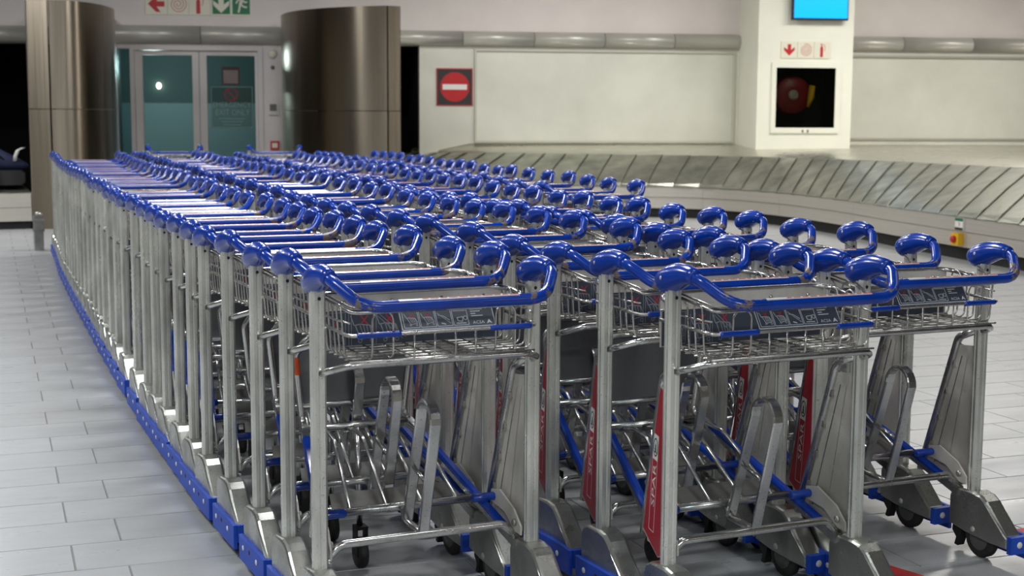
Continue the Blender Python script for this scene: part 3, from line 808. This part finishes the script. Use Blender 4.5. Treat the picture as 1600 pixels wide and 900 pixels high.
# ------------------------------------------------------------------ luggage trolley
HW = 0.316
M['footp'] = worn_metal('scuffed_foot_plate', (84, 82, 78), (56, 52, 48), (0.55, 0.7), 0.7, 0.6, scale=6, metal=0.1)
M['guardp'] = worn_metal('dull_guard_sheet', (128, 130, 134), (84, 80, 76), (0.3, 0.5), 0.6, 0.64, scale=5, metal=0.55)
def b_post(s):
    pr = [(0.020, -0.010), (0.020, -0.004), (0.0175, -0.002), (0.0175, 0.002), (0.020, 0.004), (0.020, 0.010), (0.013, 0.0175), (0.004, 0.0175), (0.002, 0.0155), (-0.002, 0.0155), (-0.004, 0.0175), (-0.013, 0.0175),
          (-0.020, 0.010), (-0.020, 0.004), (-0.0175, 0.002), (-0.0175, -0.002), (-0.020, -0.004), (-0.020, -0.010), (-0.013, -0.0175), (-0.004, -0.0175), (-0.002, -0.0155), (0.002, -0.0155), (0.004, -0.0175), (0.013, -0.0175)]
    mb = MB(); mb.tube([(s * HW, 0, 0.196), (s * HW, 0, 0.988)], 0, M['alu'], prof=pr, upv=(1, 0, 0), smooth=False)
    f = lambda a, p, q: (s * HW + p, -0.0176 - a, 0.955 + q)
    mb.lathe([(0, 0.005), (0.001, 0.004)], f, M['rubber'], 8)
    mb.lathe([(0.0, 0.030), (0.008, 0.029), (0.010, 0.022)], lambda a, p, q: (s * HW + p, q, 0.205 + a), M['cast'], 14)
    return mb
def b_cap(s):
    P = [(0.053, .986, .003), (0.0515, .986, .024), (0.046, .989, .0315), (0.036, .993, .0355), (0.020, .999, .0375), (0.000, 1.006, .038), (-0.022, 1.013, .0365), (-0.046, 1.019, .0325), (-0.070, 1.022, .0275), (-0.092, 1.0215, .0235), (-0.106, 1.018, .0215), (-0.108, 1.0175, .0165)]
    mb = MB(); mb.tube([(s * HW, a, b) for a, b, r in P], [r for a, b, r in P], M['blue'], 16)
    for q in (-1, 1):
        mb.lathe([(0.0355, 0.006), (0.0378, 0.005), (0.0385, 0.002)], lambda a, p, r_: (s * HW + q * a, 0.006 + p, 1.008 + r_), M['plate'], 8)
    return mb
HP = [(-HW, -0.085, 1.020), (-HW + .001, -0.126, 1.013), (-0.257, -0.206, 0.952), (0.257, -0.206, 0.952), (HW - .001, -0.126, 1.013), (HW, -0.085, 1.020)]
def b_handle():
    mb = MB(); mb.tube(HP, 0.0158, M['blue_bar'], 12, 0.085, 8); return mb
def b_strip():
    mb = MB(); V = []
    for x in (-0.165, 0.175):
        for k in range(6):
            th = math.radians(50 + 70 * k / 5); V.append((x, -0.206 - 0.0164 * math.cos(th), 0.952 + 0.0164 * math.sin(th)))
    mb.add(V, [(i, i + 1, i + 7, i + 6) for i in range(5)], M['strip'], True)
    rnd = random.Random(3); x = -0.1
    while x < 0.15:
        wd = rnd.uniform(0.012, 0.03)
        for th in (66, 78):
            t0, t1 = math.radians(th), math.radians(th + 7)
            mb.add([(a, -0.206 - 0.0167 * math.cos(t), 0.952 + 0.0167 * math.sin(t)) for a, t in ((x, t0), (x + wd, t0), (x + wd, t1), (x, t1))], [(0, 1, 2, 3)], M['redink'])
        x += wd + 0.006
    return mb
def b_rim():
    mb = MB(); mb.tube([(-.304, .012, .925), (-.285, .136, .946), (.285, .136, .946), (.304, .012, .925)], 0.0075, M['tube'], 8, 0.06)
    return mb
def b_panel():
    mb = MB(); mb.box(-.276, .276, .130, .1325, .797, .944, M['plate'])
    mb.box(-.274, .274, .124, .130, .900, .904, M['plate'])
    for x in (-.2, -.06, .09, .22): mb.lathe([(0, .006), (.003, .005), (.005, .002)], lambda a, p, q: (x + p, .130 - a, .921 + q), M['wire'], 8)
    return mb
def trolley_icon(mb, x, y, q, f, ink, red, x_mark=True):
    w = 0.035 * q
    mb.stroke([(x - .5 * q, y + .5 * q), (x - .36 * q, y + .12 * q), (x - .12 * q, y + .16 * q)], w, f, ink)
    mb.stroke([(x - .3 * q, y + .1 * q), (x - .1 * q, y - .42 * q), (x + .45 * q, y - .32 * q)], w, f, ink)
    for k in range(4): mb.stroke([(x - .12 * q + .13 * q * k, y + .12 * q), (x + .02 * q + .11 * q * k, y - .3 * q)], w * .8, f, ink)
    mb.stroke([(x - .16 * q, y + .16 * q), (x + .3 * q, y + .1 * q), (x + .46 * q, y - .28 * q)], w, f, ink)
    for d in (-.12, .36): mb.stroke([(x + d * q + .07 * q * math.cos(t), y - .47 * q + .07 * q * math.sin(t)) for t in [i * math.pi / 4 for i in range(8)]], w * .7, f, ink, True)
    if x_mark:
        mb.stroke([(x - .1 * q, y + .48 * q), (x + .2 * q, y + .14 * q)], w * 1.15, f, red); mb.stroke([(x - .1 * q, y + .14 * q), (x + .2 * q, y + .48 * q)], w * 1.15, f, red)
def b_sheet():
    mb = MB(); mb.box(-.272, .266, .1265, .1295, .800, .898, M['slate'])
    f = lambda a, b: (a * .965, .1258, b - .046); ink = M['inkdim']
    mb.stroke([(-.275, .850), (-.205, .850), (-.205, .940), (-.275, .940)], .0016, f, ink, True)
    trolley_icon(mb, -.235, .890, .058, f, ink, M['redink'])
    for x in (-.195, -.187, -.120, -.112): mb.stroke([(x, .842), (x, .945)], .0015, f, ink)
    trolley_icon(mb, -.152, .893, .075, f, ink, M['redink'])
    trolley_icon(mb, -.075, .893, .075, f, ink, M['redink'])
    mb.stroke([(-.108, .936), (-.02, .862)], .0016, f, ink); mb.stroke([(-.108, .926), (-.03, .858)], .0016, f, ink)
    return mb
def b_wires():
    mb = MB(); w = M['wire']; r = .0029
    for y in (-.118, -.075, -.03, .015, .06, .105): mb.tube([(-.266, y, .797), (.266, y, .797)], r, w, 6)
    X = [-.205, -.147, -.088, -.030, .030, .088, .147, .205]
    for x in X[2:6]: mb.tube([(x, .126, .800), (x, -.121, .800), (x, -.123, .866)], r, w, 6, .008, 3)
    for a, b in ((X[0], X[1]), (X[6], X[7])):
        mb.tube([(a, .126, .800), (a, -.121, .800), (a, -.123, .928), (b, -.123, .928), (b, -.121, .800), (b, .126, .800)], r, w, 6, .026, 5)
    for s in (-1, 1):
        mb.tube([(s * .30, .01, .957), (s * .262, -.127, .926), (0, -.127, .926)], .0042, w, 6, .03)
        mb.tube([(s * .30, .018, .968), (s * .258, -.117, .938), (s * .19, -.119, .934)], .0034, w, 6, .03)
        mb.tube([(s * .280, .125, .902), (s * .278, -.05, .900), (s * .262, -.110, .899)], r, w, 6, .02)
        for a, b in ((-.085, -.045), (-.01, .03), (.065, .105)):
            mb.tube([(s * .1, a, .799), (s * .268, a, .799), (s * .279, a, .945), (s * .279, b, .945), (s * .268, b, .799), (s * .1, b, .799)], r, w, 6, .02, 4)
    return mb
def b_rail():
    mb = MB(); mb.tube([(-.281, .122, .876), (-.270, -.1275, .867), (.270, -.1275, .867), (.281, .122, .876)], .0052, M['wire'], 8, .03); return mb
def b_sleeve(s):
    x0, x1 = (.128, .250); P = []; rr = []
    for k in range(19):
        P.append((s * (x0 + (x1 - x0) * k / 18), -.1275, .867)); rr.append(.0086 if k % 2 else .0074)
    mb = MB(); mb.tube(P, rr, M['blue'], 8); return mb
def b_plaque():
    mb = MB(); Y0, Z0, Y1, Z1, X0, X1 = -.1265, .872, -.090, .926, -.125, .148
    f3 = lambda a, b, c: (X0 + (X1 - X0) * a, Y0 + (Y1 - Y0) * b + c * .84, Z0 + (Z1 - Z0) * b - c * .54)
    mb.box(0, 1, 0, 1, 0, .003, M['slate'], f3)
    f = lambda a, b: f3(a, b, -.0006); ink = M['ink']
    g = lambda a, b: f(a / .273, b / .0675)
    mb.stroke([(.003, .003), (.270, .003), (.270, .0645), (.003, .0645)], .0022, g, ink, True)
    for k in range(4):
        x = .010 + k * .047
        mb.stroke([(x, .009), (x + .043, .009), (x + .043, .058), (x, .058)], .0014, g, ink, True)
        if k < 2: trolley_icon(mb, x + .023, .034, .036, g, ink, M['redink'])
        elif k == 2:
            mb.stroke([(x + .004, .05), (x + .039, .016)], .0028, g, M['inkdim']); mb.stroke([(x + .006, .043), (x + .02, .04), (x + .037, .026)], .0016, g, ink); mb.stroke([(x + .012, .018), (x + .024, .014)], .003, g, ink)
        else:
            mb.stroke([(x + .003, .0535), (x + .04, .0535)], .0045, g, M['inkdim'])
            mb.stroke([(x + .012, .032), (x + .03, .034), (x + .026, .02), (x + .014, .022)], .0018, g, ink, True); mb.stroke([(x + .036 + .005 * math.cos(t), .03 + .006 * math.sin(t)) for t in [i * math.pi / 4 for i in range(8)]], .0014, g, ink, True)
            mb.stroke([(x + .008, .015), (x + .036, .0145)], .0022, g, ink)
    for k, l in enumerate((.036, .028, .014, .034)): mb.stroke([(.205, .056 - k * .007), (.205 + l, .056 - k * .007)], .0026, g, ink)
    mb.text('ACSA', .206, .010, .034, .0095, g, ink)
    mb.poly([(.246, .009), (.252, .020), (.254, .023), (.256, .020), (.262, .009), (.254, .013)], g, ink)
    return mb
def b_bar():
    mb = MB(); mb.tube([(-.312, -.004, .752), (-.300, -.06, .768), (-.255, -.1, .786), (.255, -.1, .786), (.300, -.06, .768), (.312, -.004, .752)], .0105, M['tube'], 10, .05); return mb
def b_wing_tube(s):
    mb = MB(); mb.tube([(s * .302, .012, .752), (s * .294, .078, .722), (s * .270, .210, .245)], .0135, M['tube'], 10, .035); return mb
wx = lambda y: .311 - .18 * y
def b_wing(s):
    mb = MB(); mb.prism([(.018, .70), (.078, .695), (.19, .285), (.172, .232), (.018, .238)], -.002, .002, lambda y, z, w: (s * (wx(y) + w), y, z), M['plate'])
    f = lambda y, z: (s * (wx(y) - .0032), y, z)
    mb.stroke([(.062, .66), (.155, .28)], .003, f, M['tube']); mb.stroke([(.040, .66), (.1, .27)], .0012, f, M['cast'])
    for k in range(4):
        y, z = .0915 + .026 * k, .63 - .096 * k
        mb.box(y - .006, y + .006, z - .01, z + .01, -.012, -.002, M['wire'], lambda a, b, c: (s * (wx(a) + c), a, b))
    return mb
def b_advert(s):
    mb = MB(); P = [(.040, .690), (.078, .700), (.203, .262), (.078, .212), (.036, .226)]
    fx = lambda y, z, w: (s * (wx(y) + .0035 + w), y, z)
    mb.prism(P, 0, .003, fx, M['plate'])
    def f(y, z): return (s * (wx(y) + .0071), y, z)
    c = (.09, .42)
    mb.poly([(c[0] + (a - c[0]) * .93, c[1] + (b - c[1]) * .985) for a, b in P], lambda y, z: (s * (wx(y) + .0068), y, z), M['advert'])
    # lettering runs up the panel: (u along, v across) -> leaning frame
    def g(u, v): return f(.132 - .105 * u - s * v * .98, .275 + u * .97 - s * .10 * v)
    w = M['white']
    mb.stroke([(0, -.019), (.29, -.019), (.29, .019), (0, .019)], .0022, g, w, True)
    mb.text('SPAR', .075, -.012, .128, .024, g, w)
    mb.poly([(.215, -.019), (.29, -.019), (.29, .019), (.215, .019)], g, w)
    h = lambda u, v: (lambda q: (q[0] + s * .0004, q[1], q[2]))(g(u, v))
    mb.stroke([(.2525 + .026 * math.cos(t), .0155 * math.sin(t)) for t in [i * math.pi / 8 for i in range(16)]], .0045, h, M['greenink'], True)
    for k in range(3):
        u0 = .236 + .009 * k; mb.poly([(u0, -.0095 + .002 * k), (u0 + .013, 0), (u0, .0095 - .002 * k)], h, M['greenink'])
    return mb
def b_bracket(s):
    mb = MB(); mb.prism([(.165, .336), (.12, .345), (.04, .305), (.002, .262), (.002, .236), (.03, .240), (.09, .286), (.165, .300)], -.003, .003, lambda y, z, w: (s * (.285 - .12 * y + w), y, z), M['plate'])
    mb.lathe([(-.004, .011), (-.008, .010), (-.011, .005)], lambda a, p, q: (s * (.280 + a), .03 + p, .268 + q), M['cast'], 10)
    return mb
def b_peg(s):
    mb = MB(); mb.tube([(s * .268, .150, .318), (s * .262, .150, .318), (s * .198, .150, .318), (s * .194, .150, .318)], [.010, .0128, .0128, .010], M['blue'], 12); return mb
def b_upper(): mb = MB(); mb.tube([(-.222, .2, .305), (.222, .2, .305)], .0125, M['tube'], 10); return mb
def b_lower(): mb = MB(); mb.tube([(-.303, .046, .208), (-.246, .046, .262), (.246, .046, .262), (.303, .046, .208)], .0125, M['tube'], 10, .04); return mb
RA, RB = (.285, .032, .205), (.172, .63, .462)
def rl(s, t, dz=0): return (s * (RA[0] + (RB[0] - RA[0]) * t), RA[1] + (RB[1] - RA[1]) * t, RA[2] + (RB[2] - RA[2]) * t + dz)
def b_siderail(s):
    mb = MB(); mb.tube([rl(s, 0), rl(s, 1)], 0, M['tube'], prof=[(.010, .014), (-.010, .014), (-.010, -.014), (.010, -.014)], upv=(1, 0, 0), smooth=False); return mb
def b_railcap(s):
    pr = [(.0125, .004), (.0125, .012), (.008, .019), (-.008, .019), (-.0125, .012), (-.0125, .004)]
    pr = [(a, b) for a, b in pr]
    mb = MB(); mb.tube([rl(s, .10), rl(s, .90)], 0, M['blue'], prof=[(a, -b) for a, b in pr][::-1], upv=(1, 0, 0), smooth=False); return mb
def b_rod(x):
    mb = MB(); mb.tube([(x, .2, .312), (x * .82, .43, .462), (x * .78, .52, .470), (x * .74, .618, .445)], .0065, M['tube'], 8, .05); return mb
def b_footplate():
    mb = MB(); mb.box(-.205, .205, .238, .325, 0, .004, M['footp'], lambda x, y, z: (x * (1 - (y - .238)), y, .292 + (y - .238) * .38 + z)); return mb
def b_nose():
    mb = MB(); mb.tube([(-.174, .622, .460), (.174, .622, .460)], .0125, M['tube'], 10); return mb
def b_guard():
    mb = MB(); mb.tube([rl(-1, .9), (-.168, .66, .476), (-.192, .652, .690), (-.150, .645, .748), (.150, .645, .748), (.192, .652, .690), (.168, .66, .476), rl(1, .9)], .0115, M['tube'], 10, .04, 5)
    mb.tube([(-.174, .657, .528), (.174, .657, .528)], .009, M['tube'], 8); return mb
def b_guardpanel():
    mb = MB(); mb.prism([(-.172, .515), (-.184, .690), (-.148, .738), (.148, .738), (.184, .690), (.172, .515)], .663, .666, lambda a, b, w: (a, w - (b - .515) * .05, b), M['guardp']); return mb
def b_fork():
    mb = MB(); mb.tube([(0, .622, .456), (0, .605, .13)], .0105, M['tube'], 8)
    for s in (-1, 1): mb.box(s * .017 - .002, s * .017 + .002, .578, .622, .04, .135, M['rubber'])
    mb.box(-.019, .019, .578, .622, .128, .138, M['rubber']); return mb
def b_castor():
    mb = MB(); mb.lathe([(-.014, .022), (-.014, .046), (-.008, .05), (.008, .05), (.014, .046), (.014, .022)], lambda a, p, q: (a, .60 + p, .05 + q), M['tyre'], 18); return mb
def b_hoop():
    mb = MB(); mb.tube([(0, .045, .268)] + [(0, .006 - .054 * math.cos(t), .596 + .056 * math.sin(t)) for t in [math.pi * k / 12 for k in range(13)]] + [(0, .172, .272)], 0, M['tube'], prof=[(.0165, -.003), (.0165, .003), (.013, .006), (-.013, .006), (-.0165, .003), (-.0165, -.003), (-.013, -.006), (.013, -.006)], upv=(1, 0, 0), smooth=False)
    mb.tube([(0, .122, .440), (0, .008, .412)], .0065, M['tube'], 8); return mb
def b_hoopbase():
    mb = MB(); mb.tube([(-.004, .2, .297), (-.004, .165, .270), (0, .045, .262)], .0105, M['tube'], 8, .02); return mb
HPOLY = [(.078, .088), (.079, .182), (.070, .203), (.045, .216), (-.03, .221), (-.066, .216), (-.092, .200), (-.118, .174), (-.182, .110), (-.195, .100), (-.197, .067), (-.115, .066), (.0, .074)]
def b_housing(s):
    mb = MB(); mb.prism(HPOLY, s * HW - .034, s * HW + .034, lambda y, z, x: (x, y, z), M['cast'], False, .009)
    mb.lathe([(.034, .010), (.037, .009), (.039, .004)], lambda a, p, q: (s * (HW - a), -.04 + p, .095 + q), M['plate'], 10); return mb
def b_bumper(s):
    mb = MB(); mb.box(-.034, .034, -.216, -.196, .056, .112, M['bumper'], lambda x, y, z: (s * HW + x, y, z))
    mb.lathe([(0, .011), (.002, .010)], lambda a, p, q: (s * HW + p, -.216 - a, .086 + q), M['white'], 12)
    mb.prism([(-.212, .034), (.085, .034), (.088, .112), (-.15, .116), (-.212, .112)], .033, .047, lambda y, z, w: (s * (HW + w), y, z), M['bumper'], False, .004)
    for y in (-.13, .03): mb.lathe([(.047, .009), (.049, .008)], lambda a, p, q: (s * (HW + a), y + p, .082 + q), M['white'], 12)
    mb.lathe([(.0465, .008), (.0478, .007)], lambda a, p, q: (s * (HW + a), -.045 + p, .088 + q), M['rubber'], 10)
    return mb
def b_wheel(s):
    mb = MB(); mb.lathe([(-.015, .030), (-.016, .056), (-.010, .066), (.010, .066), (.016, .056), (.015, .030)], lambda a, p, q: (s * HW + a, -.048 + p, .066 + q), M['tyre'], 26); return mb
def b_hub(s):
    mb = MB(); mb.lathe([(-.017, .006), (-.0165, .040), (-.012, .046), (.012, .046), (.0165, .040), (.017, .006)], lambda a, p, q: (s * HW + a, -.048 + p, .066 + q), M['hub'], 20); return mb
def b_claw(s):
    mb = MB(); mb.prism([(.076, .10), (.030, .085), (.042, .035), (.050, .012), (.066, .014), (.058, .04), (.078, .06)], s * HW - .014, s * HW + .014, lambda y, z, x: (x, y, z), M['rubber']); return mb

def spec(advert):
    """name, builder, parent (index of a part) - the parts of one trolley"""
    L = []
    def add(name, mb, par=None): L.append((name, mb, par)); return len(L) - 1
    h = add('handlebar', b_handle()); add('label_strip', b_strip(), h)
    pn = add('basket_panel', b_panel()); add('printed_sheet', b_sheet(), pn)
    add('basket_rim', b_rim()); add('wire_basket', b_wires())
    br = add('basket_rail', b_rail()); add('sleeve', b_sleeve(-1), br); add('sleeve', b_sleeve(1), br)
    add('instruction_plaque', b_plaque()); add('basket_bar', b_bar())
    add('upper_crossbar', b_upper()); add('lower_crossbar', b_lower())
    hp = add('support_hoop', b_hoop()); add('hoop_base', b_hoopbase(), hp)
    add('foot_plate', b_footplate()); add('nose_bar', b_nose())
    gd_ = add('front_guard', b_guard()); add('guard_panel', b_guardpanel(), gd_)
    fk = add('castor_fork', b_fork()); add('castor_wheel', b_castor(), fk)
    for x in (-.165, -.055, .055, .165): add('support_rod', b_rod(x))
    for s in (-1, 1):
        add('post', b_post(s)); add('grip_cap', b_cap(s))
        add('wing_tube', b_wing_tube(s)); w = add('wing_panel', b_wing(s))
        if advert: add('advert_panel', b_advert(s), w)
        add('bracket', b_bracket(s)); add('peg', b_peg(s))
        r = add('side_rail', b_siderail(s)); add('rail_cap', b_railcap(s), r)
        hs = add('wheel_housing', b_housing(s)); add('bumper', b_bumper(s), hs); add('brake_claw', b_claw(s), hs)
        wl_ = add('rear_wheel', b_wheel(s)); add('wheel_hub', b_hub(s), wl_)
    return L
FAR = {'handlebar': ('handlebar', 'label_strip'), 'basket': ('basket_panel', 'printed_sheet', 'basket_rim', 'wire_basket', 'basket_rail', 'sleeve', 'instruction_plaque', 'basket_bar'),
       'frame': ('upper_crossbar', 'lower_crossbar', 'support_hoop', 'hoop_base', 'foot_plate', 'nose_bar', 'front_guard', 'guard_panel', 'castor_fork', 'castor_wheel', 'support_rod', 'wing_tube', 'wing_panel', 'advert_panel', 'bracket', 'peg', 'side_rail', 'rail_cap', 'brake_claw')}
def lod_far(L):
    out = []
    for nm, names in FAR.items():
        mb = MB()
        for (n, b, p) in L:
            if n in names: mb.merge(b)
        out.append((nm, mb, None))
    for n, b, p in L:
        if n in ('post', 'grip_cap'): out.append((n, b, None))
    hs = [b for n, b, p in L if n == 'wheel_housing']; bp = [b for n, b, p in L if n == 'bumper']; wh = [b for n, b, p in L if n == 'rear_wheel']; hu = [b for n, b, p in L if n == 'wheel_hub']
    for k in range(2):
        i = len(out); out.append(('wheel_housing', hs[k], None)); out.append(('bumper', bp[k], i)); out.append(('rear_wheel', MB().merge(wh[k]).merge(hu[k]), None))
    return out
def to_mesh(L): return [(n, b.mesh(n), p) for n, b, p in L]
near_plain, near_ad = spec(False), spec(True)
PROTO = {(0, 0): to_mesh(near_plain), (0, 1): to_mesh(near_ad), (1, 0): to_mesh(lod_far(near_plain)), (1, 1): to_mesh(lod_far(near_ad))}

def trolley(x, y, rz, proto, label, group, jit):
    root = empty('luggage_trolley', (x, y, 0), rz)
    root.scale = (1, 1, jit)
    tag(root, label, 'trolley', group)
    made = []
    for (n, me, par) in proto:
        made.append(link(n, me, root if par is None else made[par]))
    return root, made

ROWS = {"1":[[1.474,3.568,-0.018],[1.483,3.881,-0.018],[1.493,4.229,-0.018],[1.505,4.617,-0.018],[1.515,4.976,-0.026],[1.531,5.247,-0.032],[1.549,5.55,-0.036],[1.569,5.887,-0.036],[1.585,6.157,-0.037],[1.602,6.439,-0.042],[1.634,6.832,-0.049],[1.674,7.319,-0.05],[1.706,7.703,-0.05],[1.737,8.067,-0.05],[1.768,8.441,-0.052],[1.799,8.787,-0.053],[1.831,9.147,-0.053],[1.865,9.535,-0.053],[1.899,9.923,-0.053],[1.928,10.256,-0.053],[1.958,10.596,-0.054],[1.988,10.924,-0.055],[2.021,11.28,-0.056],[2.052,11.607,-0.056],[2.086,11.964,-0.056],[2.121,12.335,-0.058],[2.155,12.679,-0.064],[2.198,13.052,-0.068],[2.239,13.418,-0.068],[2.277,13.745,-0.067],[2.317,14.109,-0.063],[2.351,14.452,-0.06],[2.387,14.806,-0.059]],"2":[[2.349,3.203,-0.016],[2.359,3.585,-0.016],[2.368,3.93,-0.016],[2.377,4.273,-0.016],[2.387,4.638,-0.016],[2.399,5.074,-0.023],[2.416,5.419,-0.028],[2.433,5.792,-0.028],[2.45,6.148,-0.029],[2.465,6.484,-0.037],[2.493,6.847,-0.045],[2.523,7.227,-0.047],[2.549,7.573,-0.047],[2.576,7.914,-0.047],[2.603,8.266,-0.05],[2.639,8.657,-0.055],[2.675,9.05,-0.055],[2.709,9.422,-0.055],[2.745,9.81,-0.055],[2.78,10.194,-0.055],[2.813,10.546,-0.055],[2.843,10.877,-0.056],[2.878,11.248,-0.056],[2.913,11.612,-0.056],[2.946,11.962,-0.056],[2.978,12.303,-0.057],[3.012,12.657,-0.058],[3.047,13.014,-0.06],[3.082,13.358,-0.06],[3.116,13.704,-0.059],[3.152,14.061,-0.057],[3.187,14.446,-0.056],[3.221,14.812,-0.056],[3.253,15.157,-0.045]],"3":[[3.064,3.473,-0.031],[3.083,3.842,-0.031],[3.101,4.186,-0.031],[3.121,4.564,-0.031],[3.139,4.903,-0.032],[3.155,5.211,-0.032],[3.174,5.565,-0.032],[3.192,5.898,-0.032],[3.208,6.187,-0.036],[3.23,6.523,-0.04],[3.252,6.841,-0.042],[3.277,7.194,-0.052],[3.312,7.539,-0.065],[3.354,7.896,-0.07],[3.394,8.235,-0.07],[3.434,8.574,-0.07],[3.476,8.935,-0.072],[3.517,9.266,-0.074],[3.562,9.625,-0.075],[3.606,9.975,-0.075],[3.653,10.35,-0.075],[3.7,10.727,-0.075],[3.747,11.101,-0.075],[3.793,11.474,-0.075],[3.837,11.825,-0.075],[3.884,12.197,-0.075],[3.927,12.546,-0.075],[3.973,12.911,-0.078],[4.02,13.258,-0.081],[4.069,13.615,-0.083],[4.115,13.944,-0.083],[4.163,14.286,-0.083],[4.217,14.679,-0.054]],"4":[[4.166,7.562,-0.078],[4.225,8.01,-0.078],[4.272,8.372,-0.078],[4.318,8.725,-0.078],[4.373,9.144,-0.078],[4.428,9.562,-0.078],[4.482,9.973,-0.078],[4.524,10.298,-0.078],[4.574,10.677,-0.078],[4.621,11.033,-0.078],[4.664,11.361,-0.078],[4.705,11.676,-0.078],[4.747,11.995,-0.078],[4.798,12.387,-0.078],[4.844,12.741,-0.078],[4.891,13.101,-0.078],[4.946,13.519,-0.078],[4.993,13.877,-0.078],[5.044,14.267,-0.078],[5.096,14.662,-0.053]]}
ORD = ['first', 'second', 'third', 'fourth', 'fifth', 'sixth', 'seventh', 'eighth', 'ninth', 'tenth', 'eleventh', 'twelfth', 'thirteenth', 'fourteenth', 'fifteenth', 'sixteenth', 'seventeenth', 'eighteenth', 'nineteenth', 'twentieth']
ORD += ['twenty-' + k for k in ORD[:9]] + ['thirtieth'] + ['thirty-' + k for k in ORD[:9]]
ROWNAME = {'1': 'the outer row by the open walkway', '2': 'the second row from the walkway', '3': 'the third row from the walkway', '4': 'the short row nearest the carousel'}
SPECIAL = {('1', 0): 'first trolley of the outer row by the walkway, orange sticker on its front guard',
           ('1', 1): 'second trolley of the outer row by the walkway, directly behind the front one',
           ('2', 0): 'first trolley of the second row from the walkway, whole red side advert in view',
           ('3', 0): 'first trolley of the third row from the walkway, rear wheels and bare floor beside it',
           ('4', 0): 'first trolley of the short row nearest the carousel'}
RH = random.Random(11)
for rn, lst in ROWS.items():
    for i, (x, y, rz) in enumerate(lst):
        far = 1 if y > (8.2 if rn != '4' else 8.2) else 0
        ad = 0 if rn == '1' else 1
        lab = SPECIAL.get((rn, i), '%s trolley from the front in %s' % (ORD[i], ROWNAME[rn]))
        if (rn, i) not in SPECIAL and i == len(lst) - 1: lab = 'last and farthest trolley of ' + ROWNAME[rn]
        root, made = trolley(x, y, rz, PROTO[(far, ad)], lab, 'luggage trolleys nested in rows', 1.014 if (rn, i) == ('1', 1) else 1 + RH.uniform(-.010, .012))
        if (rn, i) == ('1', 0):
            mb = MB(); mb.tube([(-.1915, .6521, .686), (-.1855, .6541, .630)], .0122, M['orange'], 10, caps=False)
            link('sticker', mb.mesh('sticker'), made[[p[0] for p in PROTO[(0, 0)]].index('front_guard')], label='torn orange sticker')
for (x, y, rz, lab) in ((3.955, 17.87, -0.24, 'lone trolley parked behind the second row, before the glass doors'), (5.16, 17.6, -0.22, 'lone trolley parked behind the third row, before the steel cladding')):
    trolley(x, y, rz, PROTO[(1, 0)], lab, 'lone luggage trolleys by the doors', 1.0)
